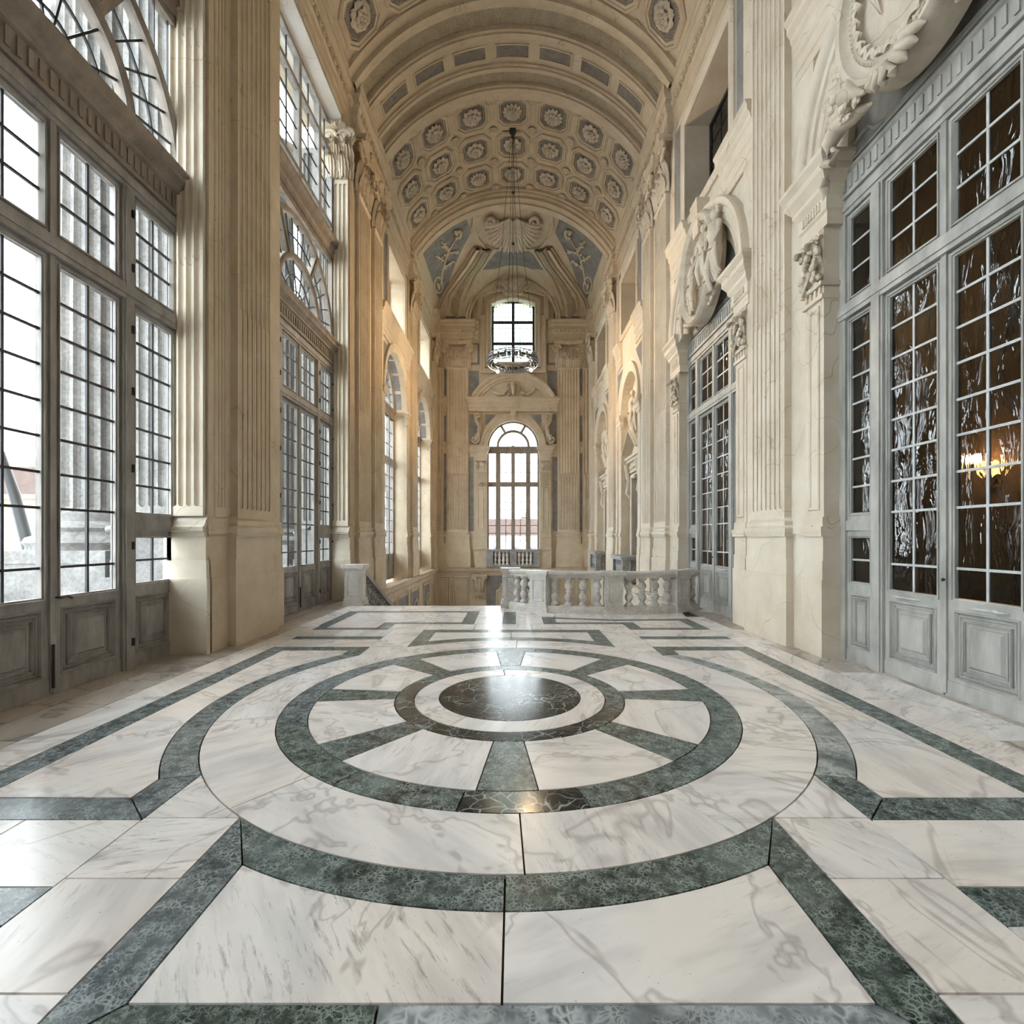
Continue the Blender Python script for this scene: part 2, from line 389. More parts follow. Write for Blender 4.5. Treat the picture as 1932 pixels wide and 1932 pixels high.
for s in (1, -1):                                       # side arcs and side panels
    S = lambda P: [(s*x, y) for x, y in P]
    for t0, t1 in ((-1, 0), (0, 1)):
        slab(S(circ((0, 0), 3.077, b_s*t0, b_s*t1, 12)+circ((0, 0), 2.833, a_s*t1, a_s*t0, 12)), BL if s < 0 else GY, name='arc_slab')
    for v0, v1 in ((-2.1, -.75), (-.75, .8), (.8, 2.1)):
        c0 = max(v0, -1.85); c1 = min(v1, 1.85)
        P = circ((0, 0), 3.077, math.asin(c0/3.077), math.asin(c1/3.077), 10)
        if v1 > 1.85: P = P+[(2.46, 2.1)]
        if v0 < -1.85: P = [(2.46, -2.1)]+P
        slab(S(P+[(3.45, v1), (3.45, v0)]), WH)
    for v0, v1, e0, e1 in ((-2.1, -.9, -2.35, -.9), (-.9, .6, -.9, .6), (.6, 2.1, .6, 2.35)):
        slab(S([(3.45, v0), (3.7, e0), (3.7, e1), (3.45, v1)]), GR if s > 0 else BL, name='band_slab')
    for t in (1, -1):
        Q = lambda P: [(s*x, t*y) for x, y in P]
        slab(Q([(2.2, 1.785), (2.46, 1.85), (2.46, 2.1), (2.2, 2.35)]), GR if s > 0 or t > 0 else BL, name='band_slab')
        slab(Q([(2.2, 2.35), (2.46, 2.1), (3.45, 2.1), (3.7, 2.35)]), GR if s > 0 or t > 0 else BL, name='band_slab')
        slab(Q([(1.62, 2.324), (1.37, 2.755), (1.37, 3.52), (1.62, 3.77)]), GR if s > 0 or t > 0 else BL, name='band_slab')
        # white avenue
        slab(Q([(1.62, 2.324)]+arcpts(2.833, (1.62, 2.324), (2.2, 1.785), 5)[1:-1]+[(2.2, 1.785), (2.2, 2.33), (1.64, 2.33)]), WH)
        for v0, v1 in ((2.33, 2.86), (2.86, 3.48), (3.48, 4.36 if t < 0 else 3.77)): slab(Q(rect(1.62, 2.2, v0, v1)), WH)
        for u0, u1 in ((2.2, 2.9), (2.9, 3.7)) : slab(Q(rect(u0, u1, 2.35, 2.92)), WH)
        for u0, u1 in ((2.2, 3.1), (3.1, 3.7)):
            slab(Q(rect(u0, u1, 2.92, 3.16)), BL if s < 0 and t < 0 else GR, name='band_slab'); slab(Q(rect(u0, u1, 3.16, 3.77)), WH)
for t in (1, -1):                                       # front and back panels
    Q = lambda P: [(x, t*y) for x, y in P]
    aq = math.acos(1.37/3.077); ar = math.acos(1.62/2.833)
    for s in (1, -1):
        S = lambda P: [(s*x, t*y) for x, y in P]
        slab(S(circ((0, 0), 3.077, aq, PI/2, 12)+circ((0, 0), 2.833, PI/2, ar, 12)), GR, name='arc_slab')
        slab(S(circ((0, 0), 3.077, aq, PI/2, 12)+[(0, 3.52), (1.37, 3.52)]), WH)
    slab(Q([(-1.62, 3.77), (-1.37, 3.52), (-.45, 3.52), (-.43, 3.77)]), GR, name='band_slab')
    slab(Q([(-.43, 3.77), (-.45, 3.52), (1.37, 3.52), (1.62, 3.77)]), GY if t < 0 else GR, name='band_slab')
for u0, u1 in ((-3.7, -1.62), (-1.62, 0), (0, 1.62), (1.62, 3.7)):
    for v0, v1 in ((-6, -4.9), (-4.9, -3.77)):
        if abs(u0+u1) > 4 and v1 > -4: slab(rect(2.2 if u0 > 0 else -3.7, 3.7 if u0 > 0 else -2.2, -4.9, -3.77), WH)
        elif not (abs(u0+u1) > 4): slab(rect(u0, u1, v0, v1), WH)
# far compartments
for P in (rect(-3.75, -3.5, 3.77, 5.0), rect(-3.75, -3.5, 5.0, 6.07), rect(-3.5, -2.55, 3.77, 3.97), rect(-2.55, -2.3, 3.77, 4.57), rect(-2.3, -1.0, 4.36, 4.57),
          rect(-1.0, -.75, 4.36, 6.07), rect(-3.5, -2.2, 5.87, 6.07), rect(-2.2, -1.0, 5.87, 6.07), rect(-.18, .08, 4.36, 5.95),
          rect(.64, .9, 4.36, 5.25), rect(.9, 2.2, 4.36, 4.57), rect(2.2, 2.45, 3.77, 4.57), rect(2.45, 3.45, 3.77, 3.97), rect(3.45, 3.7, 3.77, 5.0),
          [(.9, 5.0), (2.1, 4.72), (2.1, 4.92), (.9, 5.22)], [(2.1, 4.72), (3.45, 4.78), (3.45, 5.0), (2.1, 4.92)]):
    slab(P, BL if P[0][0] < -2 else GR, name='band_slab')
for P in (rect(-3.5, -2.55, 3.97, 4.57), rect(-3.5, -2.6, 4.57, 5.2), rect(-2.6, -1.8, 4.57, 5.2), rect(-1.8, -1.0, 4.57, 5.2), rect(-3.5, -2.9, 5.2, 5.87), rect(-2.9, -1.6, 5.2, 5.87),
          rect(-1.6, -1.0, 5.2, 5.87), rect(-2.3, -1.6, 3.77, 4.36), rect(-1.6, -.7, 3.77, 4.36), rect(-.7, .38, 3.77, 4.36), rect(.38, 1.45, 3.77, 4.36), rect(1.45, 2.2, 3.77, 4.36),
          rect(-.75, -.18, 4.36, 5.95), rect(.08, .64, 4.36, 5.25), rect(-4.1, -2.6, 6.07, 6.5), rect(-2.6, -1.2, 6.07, 6.5), rect(-1.2, -.18, 6.07, 6.5),
          rect(-4.1, -2.0, 6.5, 6.97), rect(-2.0, -.15, 6.5, 6.97), [(-.75, 5.95), (.08, 5.95), (.3, 6.42), (.2, 6.5), (-.18, 6.5), (-.18, 6.07), (-.75, 6.07)],
          rect(2.45, 3.45, 3.97, 4.57), [(.9, 4.57), (2.1, 4.57), (2.1, 4.72), (.9, 5.0)], [(2.1, 4.57), (3.45, 4.57), (3.45, 4.78), (2.1, 4.72)],
          [(.08, 5.25), (.9, 5.22), (1.0, 5.85), (.3, 6.42), (.08, 5.95)], [(.9, 5.22), (2.1, 4.92), (2.2, 5.72), (1.0, 5.85)], [(2.1, 4.92), (3.7, 5.0), (3.9, 5.98), (2.2, 5.72)]):
    slab(P, WH)
slab(rect(-1.2, -.75, 5.99, 6.05), WH) if False else None
for s in (-1, 1):                                       # margins along the walls
    v = -6.0; i = 0
    while v < (6.97 if s < 0 else 5.0):
        L = (1.5, 1.05, 1.8)[i % 3]; e = min(v+L, 6.97 if s < 0 else 6.1)
        slab([(s*x, y) for x, y in rect(3.75 if (s < 0 and v > 3.7) else 3.7, 4.1, v, e)], WH); v = e; i += 1
    v = -6.2; i = 0
    while v < (7.9 if s < 0 else 6.2):
        L = (2.1, 1.6, 1.3)[i % 3]; e = min(v+L, 7.95 if s < 0 else 6.35)
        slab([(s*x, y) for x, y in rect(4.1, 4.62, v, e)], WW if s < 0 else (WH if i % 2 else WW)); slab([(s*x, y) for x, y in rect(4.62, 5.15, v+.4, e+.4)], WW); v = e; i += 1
for u, v in ((-.55, -1.42), (.55, -1.42), (-1.3, -.55), (1.3, -.55), (-1.2, .6), (1.2, .6), (-.5, 1.45), (.5, 1.45)):   # small repair insets
    MB().prism([(u-.045, v+CV), (u, v+CV-.045), (u+.045, v+CV), (u, v+CV+.045)], -.01, .0006).build('patch', 'newel_marble', floor)

# stairwell: landing, upper flight, lower floor
st = struct(MB().box(-4.52, 4.52, 18.9, 28.5, -3.25, -2.95).build('landing', 'marble_white'), 'stair landing below the far window')
stairs = thing('staircase', 'broad flight of white stone steps going down behind the edge of the marble floor', 'stairs', (0, 12.28, 0))
for i in range(18): MB().box(-4.15, -.1, .366*i, .366*i+.40, -.17*(i+1)-.1, -.165*(i+1)).build('step', 'newel_marble', stairs)
struct(MB().box(-.05, 4.52, 11.0, 18.9, -6.5, -6.2).build('floor_lower', 'marble_white'), 'dim floor under the stairwell')

struct(MB().box(-5.7, 5.3, 10.9, 11.02, -7, -.31).box(-5.4, 5.3, 11.0, 29.1, -7.2, -6.9).build('wall_leak_stop', 'stone'), 'unseen wall and floor added to stop sky light leaking into the stairwell')  # unseen, added to block sky light from under the floor
# ---------------------------------------------------------------- walls
WX = 4.52
BAYS = (-.82, 5.31, 11.44); ARC = (19.05, 24.9)
def archhole(c, hw, z0, zs, n=20): return [(c-hw, z0), (c+hw, z0)]+circ((c, zs), hw, 0, PI, n)
wl = MB()
for y0, y1 in ((-13, -10.25), (-6.6, -2.95), (1.25, 3.2), (7.4, 9.36)): wl.box(-5.75, -WX-.005, y0, y1, 0, 13.05)
LP = lambda p, q, w: (-WX-w, p, q)
wl.prism(rect(13.5, 29.1, -7, 14.2), 0, .85, LP, [archhole(c, 1.8, -.12, 7.0) for c in ARC]+[rect(c-1.3, c+1.3, 9.95, 12.3) for c in ARC])
wl.box(-5.75, -WX-.03, -13, 13.5, 13.0, 14.25); wl.prism(rect(-10.3, -6.55, 0, 13.05), 0, .85, LP, [archhole(-8.43, 1.8, .02, 7.0), rect(-9.73, -7.13, 9.95, 12.3)])
wl.box(-5.75, -4.2, 11.0, 13.5, -7, -.3)
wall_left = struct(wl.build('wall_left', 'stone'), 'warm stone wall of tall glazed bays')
MB().box(-5.2, -WX-.04, -7.0, 13.45, 12.93, 13.0).build('soffit', 'white_plaster', wall_left)
RP = lambda p, q, w: (WX+w, p, q)
wr = MB()
wr.prism(rect(-13, 29.1, -7, 14.2), 0, .75, RP,
   [archhole(c, 1.7, -.06, 7.0) for c in BAYS]+[archhole(c, 1.35, -.06, 6.75) for c in ARC]+
   [rect(c-1.3, c+1.3, 9.75, 12.4) for c in BAYS]+[rect(c-1.2, c+1.2, 9.95, 12.2) for c in ARC])
wall_right = struct(wr.build('wall_right', 'stone_lit'), 'window-lit stone wall with doors and arched niches')
we = MB()
EPm = lambda p, q, w: (p, 28.5+w, q)
def seghole(hw, z0, z1, rise, n=10):
    R = (hw*hw+rise*rise)/(2*rise); a = math.asin(hw/R)
    return [(-hw, z0), (hw, z0)]+circ((0, z1-R), R, PI/2-a, PI/2+a, n)
we.prism(rect(-5.4, 5.4, -7, 17.6), 0, .6, EPm, [archhole(0, 1.52, .1, 7.0), seghole(1.25, 11.9, 15.55, .3)])
wall_far = struct(we.build('wall_far', 'stucco'), 'end wall with arched window and pilasters')
struct(MB().box(-5.7, 5.3, -13.3, -13, 0, 17.5).build('wall_back', 'stone'))
# rooms behind the dark doors and upper windows
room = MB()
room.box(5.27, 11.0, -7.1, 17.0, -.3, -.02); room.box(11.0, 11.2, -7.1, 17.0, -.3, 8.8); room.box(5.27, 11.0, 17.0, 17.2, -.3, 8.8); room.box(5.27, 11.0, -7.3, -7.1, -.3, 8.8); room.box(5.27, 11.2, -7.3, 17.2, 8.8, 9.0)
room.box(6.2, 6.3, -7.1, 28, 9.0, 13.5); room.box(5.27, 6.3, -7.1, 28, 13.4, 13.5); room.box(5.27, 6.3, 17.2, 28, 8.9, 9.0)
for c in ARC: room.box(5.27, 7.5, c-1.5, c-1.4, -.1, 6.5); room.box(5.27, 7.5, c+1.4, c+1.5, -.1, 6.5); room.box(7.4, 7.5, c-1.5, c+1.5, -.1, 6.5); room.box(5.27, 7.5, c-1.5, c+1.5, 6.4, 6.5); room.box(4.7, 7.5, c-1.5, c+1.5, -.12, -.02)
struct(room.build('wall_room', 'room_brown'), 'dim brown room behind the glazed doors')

# ---------------------------------------------------------------- ceiling: segmental barrel vault
VZ, VR = 11.25, 5.3
def vpt(a, y, r=VR): return (r*math.sin(a), y, VZ+r*math.cos(a))
A_S = math.asin(4.45/5.3)
vm = MB()
vm.grid([[vpt(-A_S+2*A_S*i/48, y) for i in range(49)] for y in (-13, -2, 3, 8, 12, 16, 21.3)])
vm.grid([[vpt(-A_S+2*A_S*i/48, y, VR+.3) for i in range(49)] for y in (-13, 21.3)])
ceiling = struct(vm.build('ceiling', 'stucco', smooth=True), 'coffered barrel vault of cream stucco')
def rib(y0, y1, r_in, mat='stucco', name='rib', r_out=VR+.02):
    m = MB(); n = 48; vs = []
    for i in range(n+1):
        a = -A_S+2*A_S*i/n
        vs += [vpt(a, y0, r_out), vpt(a, y0, r_in), vpt(a, y1, r_in), vpt(a, y1, r_out)]
    m.add(vs, [(i*4+k, i*4+k+1, i*4+5+k, i*4+4+k) for i in range(n) for k in range(3)])
    return m.build(name, mat, ceiling, True)
def ribs(y0, sgn=1):      # one moulded transverse arch
    for a, b, d, mt in ((0, .12, .16, 'stucco'), (.12, .2, .2, 'stucco')): rib(min(y0+sgn*a, y0+sgn*b), max(y0+sgn*a, y0+sgn*b), VR-d, mt)
rib(13.42, 16.42, VR-.06, 'stipple', 'rib_field')
for y0, y1, d in ((13.28, 13.46, .22), (13.46, 13.58, .16), (14.12, 14.2, .20), (14.2, 14.34, .25), (14.34, 14.42, .2), (14.42, 15.16, .14), (15.16, 15.24, .2), (15.24, 15.36, .25),
                  (15.36, 15.42, .2), (15.9, 15.98, .16), (15.98, 16.14, .22), (16.14, 16.44, .16), (13.0, 13.28, .1), (20.72, 20.84, .12), (20.84, 21.0, .2), (21.0, 21.3, .3), (21.3, 21.6, .36), (21.6, 21.72, .30)):
    rib(y0, y1, VR-d, 'stucco', 'rib', VR+(.4 if y0 > 21 else .02))
rib(13.62, 14.1, VR-.075, 'grey_stipple', 'rib_groove') if False else None
for k in range(-3, 4):                                   # sunk grey panels in the flat arch
    a0 = D(14.6*k-5.6); a1 = D(14.6*k+5.6); m = MB()
    m.grid([[vpt(a0+(a1-a0)*i/6, y, VR-.145) for i in range(7)] for y in (14.62, 14.98)]); m.build('arch_panel', 'grey_stipple', ceiling, True)
    m = MB(); vs = []
    for (d, r) in ((0, .138), (.0, .175), (.035, .175), (.035, .138)):
        for t in range(0): pass
    for yy0, yy1 in ((14.58, 14.62), (14.98, 15.02)):
        m.grid([[vpt(a0+(a1-a0)*i/6, y, VR-h) for i in range(7)] for y, h in ((yy0, .138), (yy0, .17), (yy1, .17), (yy1, .138))])
    for aa in (a0, a1):
        m.grid([[vpt(aa+x, y, VR-h) for y in (14.58, 15.02)] for x, h in ((-.004, .138), (-.004, .17), (.004, .17), (.004, .138))])
    m.build('panel_moulding', 'stucco', ceiling)
# rosettes
def petal(m, ang, r0, r1, w, lift, z0, curl):
    rows = []
    for i in range(6):
        t = i/5; r = r0+(r1-r0)*t; ww = w*(.35+.65*math.sin(PI*(.12+.72*t)))*(1 if i < 5 else .45); z = z0+lift*math.sin(PI*.62*t)-curl*t**4
        row = []
        for j in (-1, -.5, 0, .5, 1):
            zz = z+(.028 if j == 0 else -.012 if abs(j) == 1 else 0)
            row.append((r*math.cos(ang)-ww*j*math.sin(ang), r*math.sin(ang)+ww*j*math.cos(ang), zz))
        rows.append(row)
    m.grid(rows)
def rosette(kind):
    m = MB(); n = (9, 13, 8)[kind]
    for k in range(n): petal(m, 2*PI*k/n, .08, .34, (.115, .075, .13)[kind], .10, .0, .07)
    for k in range(n-1): petal(m, 2*PI*(k+.5)/(n-1), .05, .23, (.085, .06, .09)[kind], .11, .075, .06)
    for k in range(6): petal(m, 2*PI*(k+.25)/6, .02, .13, .05, .08, .13, .04)
    m.ell((0, 0, .17), (.05, .05, .04), 8, 4)
    if kind == 2: m.lathe([(.13, .09), (.2, .13), (.16, .17), (.1, .14)], 14)
    return m.mesh('rosette', 'relief', True)
ROS = [rosette(k) for k in range(3)]
def octa(hx, hy, c): return [(hx, -hy+c), (hx, hy-c), (hx-c, hy), (-hx+c, hy), (-hx, hy-c), (-hx, -hy+c), (-hx+c, -hy), (hx-c, -hy)]
FP = lambda a, b, h: (a, b, h)
def coffer_meshes(hx, hy):
    O = octa(hx, hy, hx*.42)
    fr = MB(); fr.msweep(O, [(-.07, -.03), (-.07, .035), (-.02, .075), (.02, .07), (.03, .03), (.06, .05), (.10, .04), (.11, -.03)], True, FP)
    pn = MB(); pn.prism(inset(O, .10), -.03, .0)
    bd = MB()
    I = inset(O, .15); n = len(I)
    for i in range(n):
        a = Vector(I[i]); b = Vector(I[(i+1) % n]); k = max(2, int((b-a).length/.05))
        for t in range(k):
            p = a.lerp(b, t/k); bd.box(p.x-.012, p.x+.012, p.y-.012, p.y+.012, 0, .018)
    return fr.mesh('coffer_frame', 'stucco'), pn.mesh('coffer_panel', 'grey_stipple'), bd.mesh('beading', 'stucco')
CFM = coffer_meshes(.57, .56)
def on_vault(name, me, a, y, parent=ceiling, r=VR):
    o = put(name, me, parent); p = Vector(vpt(a, y, r-.03)); nrm = Vector((-math.sin(a), 0, -math.cos(a))); ty = Vector((0, 1, 0)); tx = ty.cross(nrm)
    M = Matrix((tx, ty, nrm)).transposed().to_4x4(); M.translation = p; o.matrix_basis = M; return o
i = 0
for y in (10.85, 12.35, 17.05, 18.5, 19.97):
    for k in range(-3, 4):
        f = on_vault('coffer_frame', CFM[0], D(15.6*k), y)
        for me, nm in ((CFM[1], 'coffer_panel'), (CFM[2], 'beading'), (ROS[(i*5+k*k) % 3], 'rosette')): put(nm, me, f)
        i += 1
rd = MB().lathe([(.05, .0), (.16, 0), (.17, .03), (.14, .05), (.115, .02), (.08, .02), (.06, .05), (.0, .055)], 16).mesh('roundel', 'stucco', True)
for y in (11.6, 13.1, 16.52, 17.78, 19.24, 20.66):
    for k in range(-3, 3): on_vault('roundel', rd, D(15.6*(k+.5)), y, r=VR-(.02 if y not in (13.1,) else .0))

# end cove
def coveh(x, y):
    s_ = 2.42*math.sqrt(max(0, 1-(x/4.5)**2)); t = max(0, min(1, (28.55-y)/2.6)); e_ = 2.42*math.sqrt(max(0, 1-(1-t)**2))
    k = .10; h = min(s_, e_); d = abs(s_-e_); h -= max(0, k-d)**2/(4*k)
    l = 2.46*math.sqrt(max(0, 1-(x/2.5)**2))+.0 if abs(x) < 2.5 else 0
    if y > 26: h = max(h, min(l, 2.46))
    return 14.2+h
rows = [[(x*4.5/30, y, coveh(x*4.5/30, y)) for x in range(-30, 31)] for y in [21.3+(28.55-21.3)*j/44 for j in range(45)]]
MB().grid(rows).build('cove', 'stucco', ceiling, True)
def patch(pts_grid, mat, name, off=.025):
    MB().grid([[(x, y, coveh(x, y)-off) for x, y in r] for r in pts_grid]).build(name, mat, ceiling, True)
def ribx(t):   # groin rib centre line
    T = [(-3.42, 28.45), (-3.3, 28.1), (-2.75, 27.4), (-1.95, 26.2), (-1.35, 24.9)]
    u = t*(len(T)-1); i = min(int(u), len(T)-2); f = u-i
    return (T[i][0]*(1-f)+T[i+1][0]*f, T[i][1]*(1-f)+T[i+1][1]*f)
for s in (-1, 1):
    for off, w, hh, mt in ((0, .40, .24, 'stucco'), (0, .24, .32, 'stipple'), (-.72, .15, .26, 'stucco'), (-.98, .06, .14, 'stucco'), (.62, .10, .14, 'stucco')):
        rws = []
        for i in range(25):
            t = i/24; x, y = ribx(t); x2, y2 = ribx(min(1, t+.02)); x1, y1 = ribx(max(0, t-.02))
            d = Vector((x2-x1, y2-y1)).normalized(); n = Vector((-d.y, d.x)); k = 1-.35*t
            row = []
            for dd, h in ((-w, -.05), (-w, hh*.7), (-w*.8, hh), (w*.8, hh), (w, hh*.7), (w, -.05)):
                q = Vector((x, y))+n*(off+dd)*k; qx = min(max(q.x, -4.4), 4.4)
                row.append((-s*qx, q.y, coveh(qx, min(q.y, 28.5))-h))
            rws.append(row)
        MB().grid(rws).build('groin_rib', mt, ceiling, True)
    # grey side panel with trophy of branches
    g = []
    for j in range(13):
        v = j/12; y = 22.2+(27.5-22.2)*v; xo = 4.22-.05*v; xi = 2.0+(3.75-2.0)*max(0, (v-.28)/.72)**.8 if v > .28 else 2.0+.15*(1-v/.28)
        g.append([(s*(xo+(xi-xo)*i/10), y) for i in range(11)])
    patch(g, 'grey_plaster', 'side_panel')
    tr = MB(); rnd = random.Random(3)
    stem = [(3.9, 26.4), (3.7, 25.6), (3.45, 24.8), (3.1, 24.1), (2.7, 23.5)]
    def P3(x, y, h=.06): return (s*x, y, coveh(x, y)-h)
    tr.tube([P3(x, y) for x, y in stem], [.06, .06, .05, .04, .03], 6)
    for bx, by, tx, ty in ((3.6, 25.3, 3.0, 25.2), (3.45, 24.8, 3.75, 23.9), (3.3, 24.4, 2.7, 24.5), (3.1, 24.1, 3.4, 23.3)):
        tr.tube([P3(bx, by), P3((bx+tx)/2, (by+ty)/2, .1), P3(tx, ty)], .035, 5)
        for q in range(9):
            f = q/8; tr.ell(P3(bx+(tx-bx)*f+rnd.uniform(-.1, .1), by+(ty-by)*f+rnd.uniform(-.12, .12), .09), (.07, .1, .05), 6, 4)
    for q in range(10): tr.ell(P3(2.55+rnd.uniform(-.15, .2), 23.2+rnd.uniform(-.2, .25), .12), (.09, .12, .08), 6, 4)
    tr.build('trophy', 'relief', ceiling, True)
    md = MB(); c = [(s*(4.0+.18*math.cos(a)*1.0), 26.3+.75*math.sin(a)) for a in [2*PI*q/20 for q in range(20)]]
    md.tube([(x, y, coveh(x, y)-.06) for x, y in c+[c[0]]], .05, 6); md.ell((s*4.02, 26.3, coveh(4.02, 26.3)-.1), (.1, .3, .12), 8, 5)
    md.build('trophy_medallion', 'relief', ceiling, True)
g = []
for j in range(7):
    v = j/6; y = 25.3+(26.9-25.3)*v; w = .75+.95*v
    g.append([(w*(i/5-1), y) for i in range(11)])
patch(g, 'grey_plaster', 'crown_panel')
for r, dd in ((2.72, .10), (2.55, .16)):                  # lunette arch over the upper window
    m = MB(); m.arc([(r-.12, 0), (r-.12, dd), (r, dd), (r, 0)], (0, 14.2), 0, PI, 30, lambda p, q, w: (p, 28.5-w-.3 if True else 0, 14.2+(q-14.2)*.93)); m.build('lunette_arch', 'stucco', ceiling, True)
m = MB()
m.msweep([(x, y) for x, y in [(1.35, 24.9), (1.68, 24.0), (1.75, 23.0), (1.65, 22.1)]], [(0, 0), (0, .12), (.14, .12), (.14, 0)], False, lambda a, b, h: (a, b, coveh(a, b)-h))
m.msweep([(-x, y) for x, y in [(1.35, 24.9), (1.68, 24.0), (1.75, 23.0), (1.65, 22.1)]][::-1], [(0, 0), (0, .12), (.14, .12), (.14, 0)], False, lambda a, b, h: (a, b, coveh(a, b)-h))
m.msweep([(1.38*math.cos(a), 24.9+.45*math.sin(a)) for a in [PI*q/12 for q in range(13)]], [(0, 0), (0, .1), (.12, .1), (.12, 0)], False, lambda a, b, h: (a, b, coveh(a, b)-h))
m.build('shell_border', 'stucco', ceiling)
sh = MB()                                                # stucco shell
for q in range(19):
    a = PI*(.03+.94*q/18); L = 1.22+.12*math.sin(a); pts = []
    for i in range(6):
        t = i/5; r = .12+L*t; x = r*math.cos(a)*1.0; y = 22.75+1.75*r*math.sin(a); pts.append((x, y, coveh(x, y)-.06-.22*math.sin(PI*t*.8)))
    sh.tube(pts, [.03, .05, .075, .10, .12, .06], 6)
for s in (-1, 1):
    sp = []
    for i in range(16):
        a = i/15*3.2*PI; r = .34*(1-i/18); x = s*(1.02+r*math.cos(a)*s*.9); y = 22.75+1.3*r*math.sin(a); sp.append((x, y, coveh(x, y)-.2))
    sh.tube(sp, .08, 6)
sh.build('shell', 'relief', ceiling, True)

# ---------------------------------------------------------------- entablature (trims)
PROF = [(-.25, 13.0), (.02, 13.0), (.02, 13.22), (.045, 13.24), (.045, 13.46), (.08, 13.50), (.08, 13.56), (.10, 13.58), (.15, 13.66), (.15, 13.72), (.10, 13.74), (.10, 13.86), (.13, 13.90), (.17, 13.96), (.17, 14.1), (.2, 14.16), (.2, 14.25), (-.25, 14.25)]
PIL = [(8.37, .72, .6), (14.5, .72, .6), (16.0, .68, .6), (21.9, .7, .6), (27.75, .62, .6)]
BRK = [(7.55, 9.2), (13.68, 16.75), (21.15, 22.65), (27.0, 28.5)]
path = [(-13, 0), ]
for a, b in [(-4.6, -3.2), (1.4, 3.1)]+BRK: path += [(a, 0), (a, .17), (b, .17), (b, 0)]
path = path[:-1]
def eggs(parent, f, seq, rz):
    eg = MB(); eg.ell((0, 0, 0), (.05, .065, .075), 8, 5); eg.arc([(.075, -.02), (.095, -.02), (.095, .03), (.075, .03)], (0, .0), PI, 2*PI, 8, lambda p, q, w: (w, p, q*1.15))
    me = eg.mesh('egg', 'stucco', True)
    for (a, b) in seq: put('egg', me, parent, f(a, b), rz)
es = []
y = 9.4
while y < 28:
    b = .17 if any(p-.05 <= y <= q+.05 for p, q in BRK) else 0
    es.append((y, b+.115)); y += .235
tl = struct(MB().msweep(path, PROF, False, lambda a, b, h: (-WX+b, a, h)).build('trim_1', 'stucco'), 'moulded cornice above the tall windows'); eggs(tl, lambda a, b: (-WX+b, a, 13.62), es, 0)
trr = struct(MB().msweep(path, PROF, False, lambda a, b, h: (WX-b, a, h)).build('trim_2', 'stucco'), 'moulded cornice above the doors'); eggs(trr, lambda a, b: (WX-b, a, 13.62), es, PI)
for s in (-1, 1):
    pth = [(s*4.5, .1), (s*2.35, .1), (s*2.35, -.1), (s*2.0, -.1)]
    if s > 0: pth = pth[::-1]
    t = struct(MB().msweep(pth, PROF, False, lambda a, b, h: (a, 28.38-b, h)).build('trim_%d' % (4+s), 'stucco'), 'cornice block on the end wall')
    eggs(t, lambda a, b: (s*a, 28.38-b, 13.62), [(2.45+.235*k, .21) for k in range(8)], -PI/2)
# ---------------------------------------------------------------- pilasters
def fluted(m, y0, y1, xf, n, z0, z1, dep=.055, cable=5.4, end=.14):
    cw = (y1-y0-.06)/n; hw = cw*.40
    zs = []
    for k in (0, .3, .6, .85, 1): zs.append((z0+end+hw*(1-math.sqrt(1-k*k) if False else k), math.sqrt(max(0, 1-(1-k)**2)), .38))
    if cable > z0+end+hw: zs.append((cable-.03, 1, .38)); zs.append((cable+.02, 1, 1))
    else: zs = [(a, b, 1) for a, b, c in zs]
    for k in (1, .85, .6, .3, 0): zs.append((z1-end-hw*k, math.sqrt(max(0, 1-(1-k)**2)), 1))
    rows = []
    def row(z, k, d):
        r = [(0, y0, z), (xf, y0, z)]
        for i in range(n):
            c = y0+.03+cw*(i+.5); kk = min(1, k*1.5); h_ = hw*max(k, .02)
            r.append((xf, c-h_, z))
            for j in range(7):
                a = PI*j/6; off = math.sin(a) if d > .5 else 1-.97*math.sin(a)
                r.append((xf-dep*kk*off, c-h_*math.cos(a), z))
            r.append((xf, c+h_, z))
        return r+[(xf, y1, z), (0, y1, z)]
    rows.append(row(z0, 0, 0))
    for z, k, d in zs: rows.append(row(z, k, d))
    rows.append(row(z1, 0, 0))
    m.grid(rows)
def acanthus(m, yc, z0, w, h, x0, out, tip=.16):
    rows = []; nl = 14
    for i in range(nl+1):
        t = i/nl
        if t < .8: z = z0+h*t/.8*.94; x = x0+.03+out*(t/.8)**2.4
        else: q = (t-.8)/.2; z = z0+h*(.94+.06*math.sin(q*PI)-.16*q*q); x = x0+.03+out+tip*.55*math.sin(q*PI/2)
        lob = .80+.20*abs(math.sin(t*4.5*PI)); env = (.72+.28*math.sin(PI*min(1, t*1.25)))*(1 if t < .72 else max(.12, 1-(t-.72)*3.0))
        ww = w*lob*env; row = []
        for j in range(-4, 5):
            k = j/4; rdg = .016*math.cos(k*4*PI)+.03*(1-abs(k))
            row.append((x+rdg-.05*k*k*(1-t), yc+ww*k*.5, z-.05*abs(k)*h*(1-.5*t)))
        rows.append(row)
    m.grid(rows); m.grid([[(p[0]-.03, p[1], p[2]) for p in r] for r in rows])
def volute_mesh(s, r=.25):
    m = MB(); pts = []; rr = []
    for i in range(34):
        a = i/33*2.4*2*PI; q = r*(1-i/33)**.9+.025
        pts.append((.0, s*q*math.sin(a), q*math.cos(a))); rr.append(.05*(1-i/60))
    m.tube(pts, rr, 6, 1.3); m.lathe([(.0, -.04), (.06, -.04), (.06, .05), (.0, .06)], 10, f=lambda x, y, z: (z, x, y))
    m.lathe([(.0, -.03), (r*.95, -.03), (r*.95, -.0), (.0, 0)], 18, f=lambda x, y, z: (z, x, y))
    return m.mesh('volute', 'stone', True)
VOL = {s: volute_mesh(s) for s in (-1, 1)}
VOLS = {s: volute_mesh(s, .13) for s in (-1, 1)}
